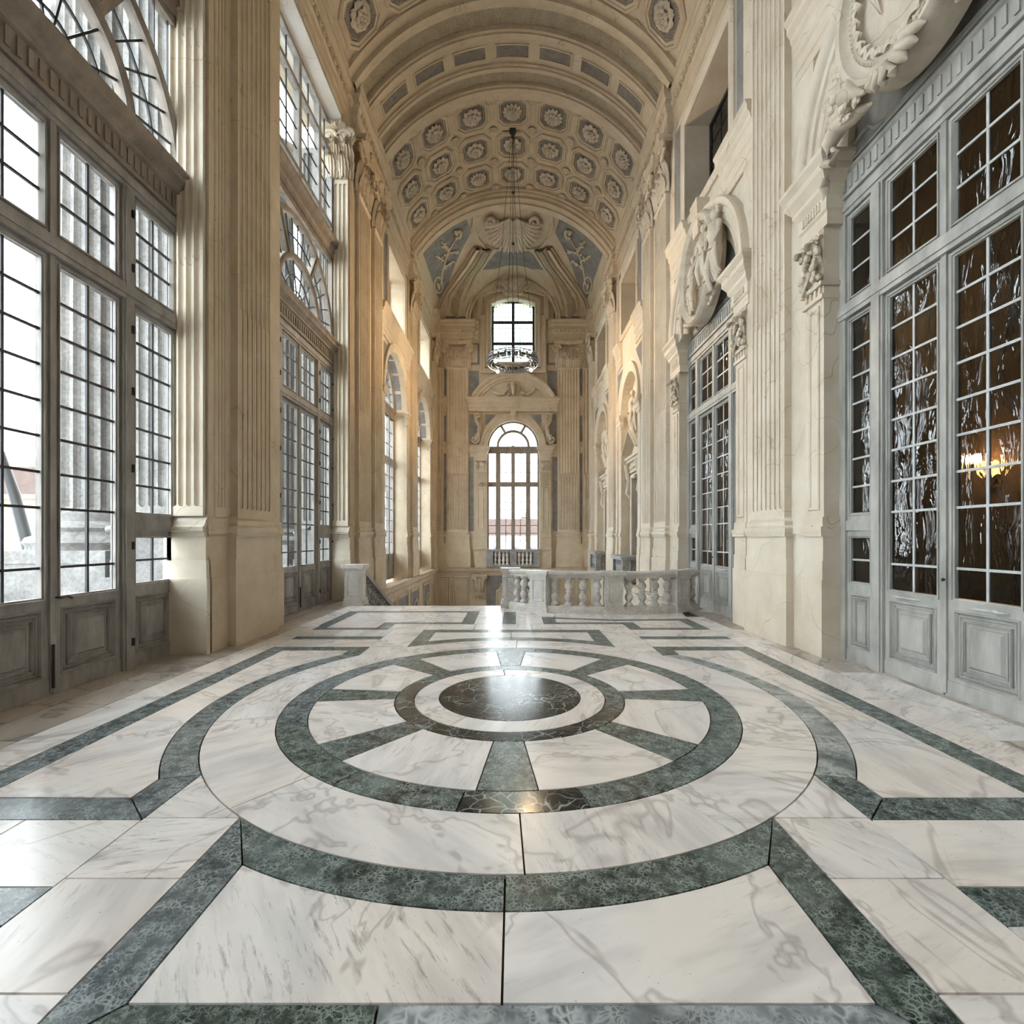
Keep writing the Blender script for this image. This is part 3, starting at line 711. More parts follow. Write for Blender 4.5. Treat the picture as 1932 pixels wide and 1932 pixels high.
def pil_parts(hw=.54, xf=.16, nfl=7, backing=1.0, capdepth=None):
    P = {}
    m = MB(); z = ((0, 1.1, .16, .06), (1.1, 1.37, .12, .035), (1.37, 1.72, .08, .02))
    for a, b, g, d in z: m.box(0, xf+d, -hw-g, hw+g, a, b)
    P['plinth'] = (m.mesh('plinth', 'stone'), (0, 0, 0))
    m = MB()
    loop = lambda g: [(0, -hw-g), (xf+g*.5, -hw-g), (xf+g*.5, hw+g), (0, hw+g)]
    prof = [(.10, 1.72), (.10, 1.77), (.13, 1.79), (.14, 1.83), (.13, 1.87), (.09, 1.89), (.07, 1.91), (.085, 1.94), (.08, 1.97), (.03, 1.99), (.0, 2.04)]
    rows = [[(p[0], p[1], zz) for p in loop(g)] for g, zz in prof]; m.grid(rows)
    P['base'] = (m.mesh('base', 'stone', True), (0, 0, 0))
    m = MB(); fluted(m, -hw, hw, xf, nfl, 2.02, 11.56); m.msweep([(0, -hw), (xf, -hw), (xf, hw), (0, hw)], [(0, 11.46), (-.03, 11.48), (-.03, 11.54), (0, 11.58)], False, FP)
    P['shaft'] = (m.mesh('shaft', 'stone'), (0, 0, 0))
    return P
CAPH = 1.46
def cap_parts(hw=.54, xf=.16):
    m = MB(); m.taper(0, xf-.02, -hw+.03, hw-.03, 0, .95, .05); m.box(0, xf+.05, -hw-.02, hw+.02, .95, 1.12)
    for k in range(7): m.ell((xf+.06, -hw*.62+hw*1.24*k/6, 1.03), (.05, .06, .07), 6, 4)
    bell = m.mesh('capital', 'stone', True)
    m = MB()
    W2 = hw*1.42; arcp = [(xf+.26, -W2), (xf+.30, -W2+.08)]+[(xf+.30-.12*math.sin(PI*i/8), -W2+.08+(2*W2-.16)*i/8) for i in range(1, 8)]+[(xf+.30, W2-.08), (xf+.26, W2)]
    pol = [(0, -W2)]+arcp+[(0, W2)]
    m.prism(pol, 1.26, 1.34); m.prism([(x*1.03, y*1.03) for x, y in pol], 1.34, 1.46)
    for k in range(6): m.ell((xf+.2, math.cos(k)*.07, 1.36+math.sin(k)*.07), .07, 6, 4)
    ab = m.mesh('abacus', 'stone')
    lf = MB(); acanthus(lf, 0, 0, hw*.82, .60, xf-.02, .10); leaf = lf.mesh('leaf', 'stone', True)
    lf = MB(); acanthus(lf, 0, 0, hw*.78, 1.0, xf-.05, .13); leaf2 = lf.mesh('leaf', 'stone', True)
    return bell, ab, leaf, leaf2, hw, xf
def add_cap(parent, C, z, vol=VOL):
    bell, ab, leaf, leaf2, hw, xf = C
    c = put('capital', bell, parent, (0, 0, z)); put('abacus', ab, c)
    for s in (-1, 1): put('volute', vol[s], c, (xf+.14, s*(hw*1.12), 1.06))
    for y in (-hw*.70, 0, hw*.70): put('leaf', leaf, c, (0.02, y, 0))
    for y in (-hw*.98, -hw*.33, hw*.33, hw*.98): put('leaf', leaf2, c, (-.01, y, 0))
    return c
PP = pil_parts(); CC = cap_parts()
PN = pil_parts(.44, .16, 5); CN = cap_parts(.44, .16)
PE = pil_parts(.60, .16, 7); CE = cap_parts(.60, .16)
PQ = pil_parts(.20, .12, 2); CQ = cap_parts(.20, .12)
def recolour(o, mat):
    if o.type == 'MESH' and o.data.materials: o.material_slots[0].link = 'OBJECT'; o.material_slots[0].material = MAT[mat]
    for c in o.children: recolour(c, mat)
def pilaster(label, loc, rz, PPm, CCm, grp='fluted pilasters of the hall', low=False):
    t = thing('pilaster', label, 'pilaster', loc, rz, grp)
    for nm, (me, lo) in PPm.items(): put(nm, me, t, lo)
    add_cap(t, CCm, 11.56)
    return t
# backing piers of the giant order
bk = MB()
for a, b, d in ((0, 1.1, .10), (1.1, 1.37, .08), (1.37, 1.76, .06), (1.76, 1.88, .10), (1.88, 2.0, .07), (2.0, 13.0, .045)): bk.box(-.02, d, -1.12-d+.06, 1.12+d-.06, a, b)
BKM = bk.mesh('backing', 'stone')
bk2 = MB()
for a, b, d in ((0, 1.1, .10), (1.1, 1.37, .08), (1.37, 1.76, .06), (1.76, 1.88, .10), (1.88, 2.0, .07), (2.0, 13.0, .045)): bk2.box(-.02, d, -.98-d+.06, 2.45+d, a, b)
BKM2 = bk2.mesh('backing', 'stone')
def names(side): return 'window' if side < 0 else 'door'
SPEC = [(8.37, PP, CC, 'between the first two tall %s bays'), (14.5, PP, CC, 'just past the second tall %s bay, nearer of a pair'), (16.0, PN, CN, 'past the second tall %s bay, farther of a pair'),
        (21.9, PP, CC, 'between the two far arches on the %s side'), (27.75, PN, CN, 'in the far corner on the %s side')]
for side in (-1, 1):
    for y, pm, cm, txt in SPEC:
        t = pilaster('cream stone fluted pilaster '+txt % names(side), (side*WX, y, 0), LEFT if side < 0 else RIGHT, pm, cm)
        if y == 8.37: put('backing', BKM, t)
        if y == 14.5:
            o = put('backing', BKM2, t)
            if side > 0: o.scale = (1, -1, 1)
        if y == 21.9: o = put('backing', BKM, t); o.scale = (1, .82, 1)
        if side > 0: recolour(t, 'stone_lit')  # door-side pilasters take the lit copy of the stone
for s in (-1, 1):
    pilaster('broad fluted pilaster on the end wall, %s side of the arched window' % names(s), (s*3.22, 28.5, 0), END, PE, CE)
    pilaster('slim fluted pilaster in the end wall corner on the %s side' % names(s), (s*4.26, 28.5, 0), END, PQ, CQ)
# fluted returns on the window-side piers (they face along the hall)
def ret(label, y, sgn, zb=0):
    t = thing('pier_return', label, 'pier', (-WX+.045, y, 0))
    m = MB(); M2 = MB(); fluted(M2, -.56, -.04, .06, 4, 2.02, 11.56, .045, 1.9)
    m.v = [(p[1], -sgn*p[0], p[2]) for p in M2.v]; m.f = M2.f; m.build('shaft', 'stone_lit', t)  # return lightened: window light on this face is put into its colour
    for a, b, d in ((0, 1.1, .10), (1.1, 1.37, .08), (1.37, 1.72, .06)): MB().box(-.60, d-.045, min(0, -sgn*(d+.02)), max(0, -sgn*(d+.02)), a, b).build('plinth', 'stone_lit', t)
    m = MB(); m.msweep([(-.60, 0), (.0, 0)], [(0, 1.72), (.10, 1.72), (.10, 1.78), (.13, 1.8), (.13, 1.86), (.08, 1.89), (.06, 1.95), (.02, 2.0), (0, 2.04)], False, lambda a, b, h: (a, -sgn*b, h)); m.build('base', 'stone_lit', t)
    for s2 in (0,):
        c0 = MB(); c0.taper(0, .1, -.26, .26, 0, .95, .04); c0.box(0, .15, -.3, .3, .95, 1.12)
        c = c0.build('capital', 'stone', t, False, (-.30, 0, 11.56), -sgn*PI/2)
        put('volute', VOL[1], c, (.16, .22, 1.06)); put('volute', VOL[-1], c, (.16, -.22, 1.06)); put('abacus', CQ[1], c)
        
        l1 = MB(); acanthus(l1, 0, 0, .36, .60, .08, .10); l1 = l1.mesh('leaf', 'stone', True); l2 = MB(); acanthus(l2, 0, 0, .36, 1.0, .05, .13); l2 = l2.mesh('leaf', 'stone', True)
        for yy in (-.15, .15): put('leaf', l1, c, (.02, yy, 0))
        for yy in (-.28, 0, .28): put('leaf', l2, c, (0, yy, 0))
ret('lit fluted end of the stone pier next to the first tall window', 7.25, 1)
ret('lit fluted end of the stone pier past the second tall window', 13.52, 1)
for y0, n, lab in ((7.40, 3, 'narrow fluted strip on the pier beside the first tall window'), (13.62, 2, 'narrow fluted strip on the pier past the second tall window')):
    m = MB(); fluted(m, y0, y0+.30, .052, n, 2.02, 12.9, .03); o = m.build('fluted_strip', 'stone', None, False, (-WX+.006, 0, 0)); tag(o, lab, 'pilaster strip')

# ---------------------------------------------------------------- tall glazed units
ROWS = [1.06, 1.376, 2.02, 2.40, 2.785, 3.16, 3.545, 3.92, 4.30, 4.68]
def raised_panel(parent, y0, y1, z0, z1, mat, x=.03):
    m = MB(); m.box(-.02, x-.022, y0, y1, z0, z1); k = .075 if (y1-y0) > .5 else .05
    rframe(m, y0, y1, z0, z1, .032, .040, x-.022)
    for i, (w, h) in enumerate(((.024, .026), (.020, .034), (.026, .016))):
        q = .045+i*k*.62; rframe(m, y0+q, y1-q, z0+q, z1-q, w, h, x-.022)
    q = .045+3*k*.62; m.add([(x-.022, y0+q-.03, z0+q-.03), (x-.022, y1-q+.03, z0+q-.03), (x-.022, y1-q+.03, z1-q+.03), (x-.022, y0+q-.03, z1-q+.03), (x+.012, y0+q, z0+q), (x+.012, y1-q, z0+q), (x+.012, y1-q, z1-q), (x+.012, y0+q, z1-q)], [(0,1,5,4),(1,2,6,5),(2,3,7,6),(3,0,4,7),(4,5,6,7)])
    return m.build('panel', mat, parent)
def glazing(parent, ys, zs, matg, matm, bar=.027, x=0):
    for a, b in zip(ys, ys[1:]):
        for c, d in zip(zs, zs[1:]): pbox('pane', x-.003, x+.003, a+bar*.4, b-bar*.4, c+bar*.4, d-bar*.4, matg, parent)
    for y in ys[1:-1]: pbox('muntin', x-.012, x+.014, y-bar/2, y+bar/2, zs[0], zs[-1], matm, parent)
    for z in zs[1:-1]: pbox('muntin', x-.012, x+.016, ys[0], ys[-1], z-bar/2, z+bar/2, matm, parent)
def framebox(m, y0, y1, z0, z1, w, x0=-.035, x1=.035):
    m.box(x0, x1, y0, y0+w, z0, z1); m.box(x0, x1, y1-w, y1, z0, z1); m.box(x0, x1, y0+w, y1-w, z0, z0+w); m.box(x0, x1, y0+w, y1-w, z1-w, z1)
def stop(m, y0, y1, z0, z1, w=.022, h=.018, base=.035): m.msweep(rect(y0, y1, z0, z1), [(-w*1.6, base), (-w*1.6, base+h), (-w, base+h), (0, 0), (0, -.01), (-w*1.6, -.01)], True, LW)
def unit(name, lg, lm, sg, so, half, scols, wood, matg, matm, beam_mat, cornice=True):
    """lg: leaf edge, lm: glass inner/outer, sg: sidelight glass, so: its outer frame edge, half: half width of the opening"""
    root = put(name, None); struct(root)
    fr = MB()
    for s in (-1, 1):
        fr.box(-.07, .075, min(s*lg, s*(sg[0]-.07)), max(s*lg, s*(sg[0]-.07)), 0, 6.2); fr.box(-.075, .095, min(s*(lg+.03), s*(sg[0]-.10)), max(s*(lg+.03), s*(sg[0]-.10)), 0, 6.2)
        fr.box(-.07, .07, min(s*so, s*half), max(s*so, s*half), -.02, 6.42)
    fr.box(-.07, .07, -half, half, 6.2, 6.42); fr.box(-.075, .09, -half, half, 4.76, 4.96); fr.box(-.075, .105, -half, half, 4.82, 4.90); fr.box(-.07, .09, -half, half, 6.26, 6.36)
    fr.build('frame', wood, root)
    for s in (-1, 1):
        a, b = sorted((s*.012, s*lg)); g0, g1 = sorted((s*lm[0], s*lm[1])); gm = (g0+g1)/2
        lf = MB(); lf.box(-.03, .035, a, g0, .03, 4.75); lf.box(-.03, .035, g1, b, .03, 4.75); lf.box(-.03, .035, g0, g1, .03, .2); lf.box(-.03, .035, g0, g1, .93, 1.06); lf.box(-.03, .035, g0, g1, 4.68, 4.75)
        lf.box(-.03, .045, a, b, -.02, .17)
        stop(lf, g0, g1, 1.06, 4.68); leaf = lf.build('leaf', wood, root)
        raised_panel(leaf, g0-.005, g1+.005, .195, .935, wood)
        glazing(leaf, [g0, gm, g1], ROWS, matg, matm)
        tp = MB(); framebox(tp, a, b, 4.97, 6.19, .075); stop(tp, g0, g1, 5.045, 6.115); tpo = tp.build('top_light', wood, root)
        tp2 = [g0, gm, g1]; glazing(tpo, tp2, [5.045, 5.40, 5.76, 6.115], matg, matm)
        # sidelight
        a, b = sorted((s*(sg[0]-.07), s*so)); h0, h1 = sorted((s*sg[0], s*sg[1])); ys = [h0+(h1-h0)*i/scols for i in range(scols+1)]
        sl = MB(); sl.box(-.03, .035, a, h0, .03, 4.75); sl.box(-.03, .035, h1, b, .03, 4.75)
        for z0, z1 in ((.03, .2), (.93, 1.10), (1.70, 2.04), (4.68, 4.75)): sl.box(-.03, .035, h0, h1, z0, z1)
        sl.box(-.03, .045, a, b, -.02, .17); sl.box(-.03, .06, a, b, 1.80, 1.94); stop(sl, h0, h1, 2.04, 4.68); stop(sl, h0, h1, 1.10, 1.70)
        slo = sl.build('sidelight', wood, root)
        raised_panel(slo, h0-.005, h1+.005, .195, .935, wood)
        glazing(slo, ys, [2.04]+ROWS[3:], matg, matm); glazing(slo, ys, [1.10, 1.40, 1.70], matg, matm)
        tp = MB(); framebox(tp, a, b, 4.97, 6.19, .07); stop(tp, h0, h1, 5.045, 6.115); tpo = tp.build('top_light', wood, root); glazing(tpo, ys, [5.045, 5.40, 5.76, 6.115], matg, matm)
    mt = MB(); mt.box(-.03, .06, -.035, .035, .03, 6.2); mt.build('meeting_stile', wood, root)
    # fluted frieze and beam
    bm_ = MB(); bm_.box(-.09, .08, -half, half, 6.42, 6.82)
    bm_.msweep([(-half, 0), (half, 0)], [(.0, 6.42), (.11, 6.42), (.11, 6.46), (.09, 6.48), (.09, 6.72), (.13, 6.74), (.13, 6.79), (.17, 6.83), (.23, 6.88), (.23, 6.94), (.27, 7.0), (.27, 7.03), (0, 7.03)] if cornice else [(.0, 6.42), (.11, 6.42), (.11, 6.46), (.09, 6.48), (.09, 6.72), (.115, 6.74), (.115, 6.77), (.06, 6.82), (0, 6.82)], False, lambda a, b, h: (b, a, h))
    if cornice: bm_.box(-.12, .05, -half, half, 6.82, 7.03)
    beam = bm_.build('beam', beam_mat, root)
    dm = boxmesh('flute', .02, .05, .19, beam_mat); n = int(2*half/.115)
    for i in range(n): put('flute', dm, beam, (.098, -half+.06+i*(2*half-.12)/(n-1), 6.60))
    return root
def fan_glass(root, zc, segs, rads, mat, matm, n=4, x=0):
    for r0, r1 in zip(rads, rads[1:]):
        for a0, a1 in zip(segs, segs[1:]):
            m = MB(); m.prism(circ((0, zc), r1-.008, a0, a1, n)+circ((0, zc), max(r0+.008, .01), a1, a0, n), x-.003, x+.003, LW); m.build('pane', mat, root)
    for r in rads[1:-1]:
        m = MB(); m.arc([(r-.013, x-.012), (r+.013, x-.012), (r+.013, x+.014), (r-.013, x+.014)], (0, zc), segs[0], segs[-1], 24, LW); m.build('muntin', matm, root)
    for a in segs[1:-1]:
        c, s_ = math.cos(a), math.sin(a); t = .013
        m = MB(); m.prism([(rads[0]*c-t*s_, zc+rads[0]*s_+t*c), (rads[-1]*c-t*s_, zc+rads[-1]*s_+t*c), (rads[-1]*c+t*s_, zc+rads[-1]*s_-t*c), (rads[0]*c+t*s_, zc+rads[0]*s_-t*c)], x-.012, x+.014, LW); m.build('muntin', matm, root)
def spaced(a, b, n): return [a+(b-a)*i/n for i in range(n+1)]
def fan(root, zc, R, r1, wood, mat, matm, ang=60):
    """semicircular light: outer ring of three lights and inner half-round light"""
    m = MB()
    m.arc([(R-.13, -.06), (R-.13, .07), (R-.10, .09), (R-.03, .09), (R, .07), (R, -.06)], (0, zc), 0, PI, 40, LW)
    m.arc([(r1, -.06), (r1, .07), (r1+.04, .10), (r1+.10, .10), (r1+.14, .07), (r1+.14, -.06)], (0, zc), 0, PI, 32, LW)
    for a in (D(ang), D(180-ang)):
        c, s_ = math.cos(a), math.sin(a)
        for t, x1 in ((.07, .07), (.035, .095)):
            m.prism([((r1+.1)*c-t*s_, zc+(r1+.1)*s_+t*c), ((R-.05)*c-t*s_, zc+(R-.05)*s_+t*c), ((R-.05)*c+t*s_, zc+(R-.05)*s_-t*c), ((r1+.1)*c+t*s_, zc+(r1+.1)*s_-t*c)], -.06, x1, LW)
    f = m.build('fan_frame', wood, root)
    dk = .075/((r1+R)/2)
    rs = [r1+.14, (r1+R)/2+.01, R-.13]
    for a0, a1, k in ((0.03, D(ang)-dk, 5), (D(ang)+dk, D(180-ang)-dk, 6), (D(180-ang)+dk, PI-.03, 5)): fan_glass(f, zc, spaced(a0, a1, k), rs, mat, matm, 2)
    fan_glass(f, zc, spaced(0.02, PI-.02, 7), [.0, r1*.36, r1*.68, r1], mat, matm, 3)
    return f
def upper_light(root, half, wood, mat, matm):
    m = MB()
    m.msweep([(-half, 0), (half, 0)], [(-.09, 9.34), (.10, 9.34), (.10, 9.46), (.13, 9.5), (.13, 9.62), (.19, 9.66), (.24, 9.74), (.24, 9.80), (-.09, 9.82)], False, lambda a, b, h: (b, a, h))
    m.build('upper_beam', 'wood_brown', root)
    m = MB()
    for y in (-half+.07, -1.16, 0, 1.16, half-.07): m.box(-.07, .07, y-.07, y+.07, 9.82, 12.93)
    for z in (9.86, 10.22, 12.14, 12.88): m.box(-.07, .075, -half, half, z-.055, z+.055)
    f = m.build('upper_frame', wood, root)
    for a, b in ((-half+.14, -1.23), (-1.09, -.07), (.07, 1.09), (1.23, half-.14)):
        ys = [a, (a+b)/2, b]
        glazing(f, ys, [9.915, 10.165], mat, matm); glazing(f, ys, spaced(10.275, 12.085, 4), mat, matm); glazing(f, ys, [12.195, 12.825], mat, matm)
# window bays
w1 = unit('window_1', .93, (.11, .86), (1.19, 1.86), 1.95, 2.1, 2, 'wood_grey', 'glass_clear', 'muntin_dark', 'wood_brown')
fan(w1, 7.05, 2.06, 1.02, 'wood_brown', 'glass_clear', 'muntin_dark')
m = MB(); sp_out = rect(-2.1, 2.1, 7.03, 9.36)
for s in (-1, 1):
    m.box(-.06, .06, min(s*2.0, s*2.1), max(s*2.0, s*2.1), 7.03, 9.36)
m.box(-.06, .06, -2.1, 2.1, 9.22, 9.36); spf = m.build('spandrel_frame', 'wood_brown', w1)
for s in (-1, 1):
    P = [(s*2.0, 7.6), (s*2.0, 9.22), (s*.55, 9.22)]+[(s*2.07*math.cos(a), 7.05+2.07*math.sin(a)) for a in spaced(D(74), D(16), 10)]
    m = MB(); m.prism(P, -.003, .003, LW); m.build('pane', 'glass_clear', spf)
    for q in (1.55, 1.82): m = MB(); m.box(-.012, .012, min(s*q, s*q+.016), max(s*q, s*q+.016), 7.05+math.sqrt(2.06**2-q*q), 9.22); m.build('muntin', 'muntin_dark', spf)
for s in (-1, 1):                                         # hinges and bolts
    for z in (.35, 1.6, 2.6, 3.6, 4.4, 5.2, 5.9):
        MB().lathe([(.018, -.05), (.022, -.045), (.022, .045), (.018, .05)], 8, (.10, s*1.06, z)).build('hinge', 'iron', w1); MB().lathe([(.0, -.03), (.022, -.025), (.022, .025), (0, .03)], 8, (.08, s*1.99, z)).build('hinge', 'iron', w1)
MB().tube([(.06, .03, 1.05), (.12, .03, 1.05), (.12, .10, 1.06), (.11, .17, 1.03)], .012, 6).build('handle', 'iron', w1)
MB().tube([(.08, -.02, .08), (.08, -.02, .55)], .014, 6).build('floor_bolt', 'iron', w1)
upper_light(w1, 2.1, 'wood_grey', 'glass_clear', 'muntin_dark')
w1.location = (-5.0, 5.31, 0); w1['label'] = 'nearest tall glazed wooden window bay'
w2 = copy_tree(w1, None, (-5.0, 11.44, 0)); w2.name = 'window_2'; w2['label'] = 'second tall glazed wooden window bay behind the stone pier'
w0 = copy_tree(w1, None, (-5.0, -.82, 0)); w0.name = 'window_3'; w0['label'] = 'tall glazed wooden window bay beside the viewer'
# arched far windows on the window side
def arched(name, c, loc, rz, hw, wood, mat, rows=8, cols=(2, 2), zsill=0.0, zs=7.0, mw=.09, cw=.06, bar=.022):
    r = put(name, None, None, loc, rz); struct(r)
    m = MB(); m.box(-.06, .06, -hw, -hw+.1, zsill, zs); m.box(-.06, .06, hw-.1, hw, zsill, zs); m.box(-.06, .06, -hw, hw, zs-.35, zs+.05); m.box(-.06, .08, -hw, hw, 4.7, 4.98)
    for s in (-1, 1): m.box(-.06, .07, s*hw*.58-mw, s*hw*.58+mw, zsill, zs-.3)
    m.box(-.06, .06, -cw, cw, zsill, zs-.3); m.box(-.05, .05, -hw, hw, zsill, zsill+.2); m.box(-.045, .045, -hw, hw, .2, 1.05)
    f = m.build('frame', wood, r)
    m = MB(); m.msweep([(-hw, 0), (hw, 0)], [(0, zs-.35), (.09, zs-.35), (.09, zs-.1), (.16, zs-.02), (.16, zs+.05), (0, zs+.05)], False, lambda a, b, h: (b, a, h)); m.build('beam', 'wood_brown', r)
    e = [(-hw+.1, -hw*.58-mw), (-hw*.58+mw, -cw), (cw, hw*.58-mw), (hw*.58+mw, hw-.1)]
    for i, (a, b) in enumerate(e):
        ys = spaced(a, b, 1 if i in (0, 3) else cols[0])
        glazing(f, ys, spaced(1.05, 4.7, rows), mat, 'muntin_dark', bar); glazing(f, ys, spaced(4.98, zs-.35, 3), mat, 'muntin_dark', bar)
    fan(r, zs+.05, hw, hw*.55, wood, mat, 'muntin_dark')
    return r
arched('window_4', 0, (-5.12, ARC[0], 0), LEFT, 1.8, 'wood_grey', 'glass_clear')['label'] = 'arched window above the stair, nearer of two'
arched('window_5', 0, (-5.12, ARC[1], 0), LEFT, 1.8, 'wood_grey', 'glass_clear')['label'] = 'arched window above the stair, farther of two'
arched('window_6', 0, (0, 28.85, 0), END, 1.52, 'wood_brown', 'glass_clear', mw=.14, cw=.11, bar=.036)['label'] = 'arched window in the middle of the end wall'
def upwin(name, loc, rz, hw, z0, z1, wood, mat, matm, cols, rows, label, bars=(), bar=.018, th=.07):
    r = put(name, None, None, loc, rz); struct(r, label); m = MB(); framebox(m, -hw, hw, z0, z1, th); m.box(-.03, .035, -th*.75, th*.75, z0, z1)
    for z in bars: m.box(-.03, .04, -hw, hw, z-th*.7, z+th*.7)
    f = m.build('frame', wood, r)
    zz = [z0+.07]+[q for z in bars for q in (z-.05, z+.05)]+[z1-.07]
    for k in range(0, len(zz), 2):
        for a, b in ((-hw+.07, -.05), (.05, hw-.07)): glazing(f, spaced(a, b, cols), spaced(zz[k], zz[k+1], rows), mat, matm, bar)
    return r
w14 = arched('window_14', 0, (-5.12, -8.43, 0), LEFT, 1.8, 'wood_grey', 'glass_clear'); w14['label'] = 'arched window behind the viewer'
for i, c in enumerate(ARC): upwin('window_%d' % (7+i), (-5.15, c, 0), LEFT, 1.3, 9.95, 12.3, 'wood_grey', 'glass_clear', 'muntin_dark', 2, 4, 'square upper window over %s arched window' % ('the nearer' if i == 0 else 'the farther'))
upwin('window_9', (0, 28.85, 0), END, 1.25, 11.9, 15.6, 'iron', 'glass_green', 'muntin_dark', 6, 4, 'high window of small green-tinted panes in the end wall', (13.1, 14.35), .028, .12)
for i, c in enumerate(BAYS[1:]): upwin('window_%d' % (10+i), (5.15, c, 0), RIGHT, 1.3, 9.75, 12.4, 'iron', 'glass_dark', 'muntin_dark', 2, 5, 'dark upper window over %s pair of glazed doors' % ('the nearest' if i == 0 else 'the second'))
for i, c in enumerate(ARC): upwin('window_%d' % (12+i), (5.15, c, 0), RIGHT, 1.2, 9.95, 12.2, 'iron', 'glass_dark', 'muntin_light', 2, 5, 'dark upper window over %s arched niche' % ('the nearer' if i == 0 else 'the farther'))
# doors
d1 = unit('door_1', .86, (.11, .79), (1.13, 1.49), 1.56, 1.7, 1, 'door_grey', 'glass_dark', 'muntin_light', 'door_grey', False)
m = MB(); m.prism(archhole(0, 1.7, 6.78, 7.0), -.06, .03, LW); m.build('lunette_board', 'door_grey', d1)
m = MB(); shp = [(-1.5, 6.88), (1.5, 6.88), (1.42, 7.10), (1.25, 7.14), (1.12, 7.12), (1.02, 7.02), (.85, 6.98), (.6, 6.97), (-.6, 6.97), (-.85, 6.98), (-1.02, 7.02), (-1.12, 7.12), (-1.25, 7.14), (-1.42, 7.10)]
m.msweep(shp, [(0, .03), (0, .06), (.02, .07), (.04, .05), (.05, .03)], True, LW); m.build('lunette_moulding', 'door_grey', d1)
for s in (-1, 1):
    m = MB(); a = s*.3; m.tube([(.06, a, .98), (.085, a+s*.02, .985), (.085, a+s*.38, .985), (.06, a+s*.40, .98)], .012, 6); m.ell((.085, a+s*.30, .985), (.02, .05, .02), 6, 4); m.build('door_bar', 'muntin_light', d1)
MB().ell((.09, .03, 1.25), .02, 6, 4).build('knob', 'iron', d1)
d1.location = (4.75, 5.31, 0); d1.rotation_euler = (0, 0, RIGHT); d1['label'] = 'nearest pale grey glazed double doors'
d2 = copy_tree(d1, None, (4.75, 11.44, 0), RIGHT); d2.name = 'door_2'; d2['label'] = 'second pale grey glazed double doors behind the curved balustrade'
d0 = copy_tree(d1, None, (4.75, -.82, 0), RIGHT); d0.name = 'door_3'; d0['label'] = 'pale grey glazed double doors beside the viewer'
# ---------------------------------------------------------------- arches and jambs on the door side
def keystone(m, r0, r1, zc, w, h):
    m.add([(0, -w*.7, zc+r0), (0, w*.7, zc+r0), (h, -w*.7, zc+r0), (h, w*.7, zc+r0), (0, -w, zc+r1), (0, w, zc+r1), (h*1.25, -w, zc+r1), (h*1.25, w, zc+r1)], [(0,1,3,2),(4,6,7,5),(0,2,6,4),(1,5,7,3),(2,3,7,6),(0,4,5,1)])
def door_arch(c, lab):
    t = thing('door_arch', 'moulded stone arch and jamb pilasters framing '+lab, 'archway', (WX, c, 0), RIGHT)
    m = MB(); m.arc([(1.70, -.20), (1.70, .03), (1.73, .07), (1.78, .04), (1.80, .07), (1.91, .07), (1.925, .11), (2.03, .11), (2.045, .15), (2.11, .19), (2.19, .19), (2.22, .13), (2.22, -.05), (1.80, -.05)], (0, 7.0), 0, PI, 44, LW); m.build('archivolt', 'stone_lit', t, True)
    m = MB(); m.arc([(1.42, -.22), (1.42, -.10), (1.48, -.06), (1.6, -.06), (1.7, -.02), (1.7, -.22)], (0, 7.0), 0, PI, 40, LW); m.build('inner_moulding', 'stone_lit', t, True)
    m = MB(); keystone(m, 1.72, 2.5, 7.0, .22, .24); m.build('keystone', 'stone_lit', t)
    for s in (-1, 1):
        j = MB(); y0, y1 = sorted((s*1.68, s*2.12))
        for a, b, d in ((0, 1.1, .05), (1.1, 1.37, .035), (1.37, 1.72, .02), (1.72, 1.78, .06), (1.78, 1.86, .07), (1.86, 2.0, .03), (2.0, 6.3, .0)): j.box(-.22, .06+d, y0-d*.6, y1+d*.6, a, b)
        rframe(j, y0+.09, y1-.09, 2.1, 5.05, .05, .025, .06)
        j.box(-.2, .10, y0-.02, y1+.02, 5.12, 5.18); j.box(-.2, .12, y0-.03, y1+.03, 5.30, 5.36)
        for k in range(4): j.box(.06, .09, y0+.06+k*(y1-y0-.12)/3-.02, y0+.06+k*(y1-y0-.12)/3+.02, 5.18, 5.30)
        jb = j.build('jamb', 'stone_lit', t)
        cp = MB(); yc = (y0+y1)/2
        for q in (-.13, .13):
            acanthus(cp, yc+q, 5.42, .18, .55, .05, .08); sp = [(.13, yc+q*1.25+.09*math.cos(a)*(1-i/14), 5.98+.09*math.sin(a)*(1-i/14)) for i, a in enumerate(spaced(0, 3.4*PI, 12))]; cp.tube(sp, .025, 5)
        rn = random.Random(5)
        for q in range(26): cp.ell((.13+rn.uniform(-.02, .05), yc+rn.uniform(-.2, .2), 5.62+rn.uniform(-.2, .35)), (.05, .055, .06), 6, 4)
        cp.tube([(.12, yc-.02, 5.6), (.16, yc-.08, 5.4), (.14, yc-.15, 5.32), (.13, yc-.17, 5.40)], .03, 5)
        cp.build('jamb_capital', 'relief', jb, True)
        im = MB(); ua, ub = y0-.02, y1+.02
        prof = [(-.22, 6.12), (.07, 6.12), (.07, 6.30), (.10, 6.33), (.10, 6.52), (.16, 6.60), (.16, 6.66), (.24, 6.78), (.24, 6.88), (.30, 6.96), (.30, 7.02), (-.22, 7.02)]
        im.msweep([(ua, -.18), (ua, .0), (ub, .0), (ub, -.18)], prof, False, lambda a, b, h: (b, a, h)); im.build('impost', 'stone_lit', jb)
        for k in range(7): pbox('impost_flute', .095, .125, ua+.05+k*(ub-ua-.1)/6-.018, ua+.05+k*(ub-ua-.1)/6+.018, 6.36, 6.49, 'stone_lit', jb)
    return t
for c, lab in ((5.31, 'the nearest glazed doors'), (11.44, 'the second glazed doors')): door_arch(c, lab)
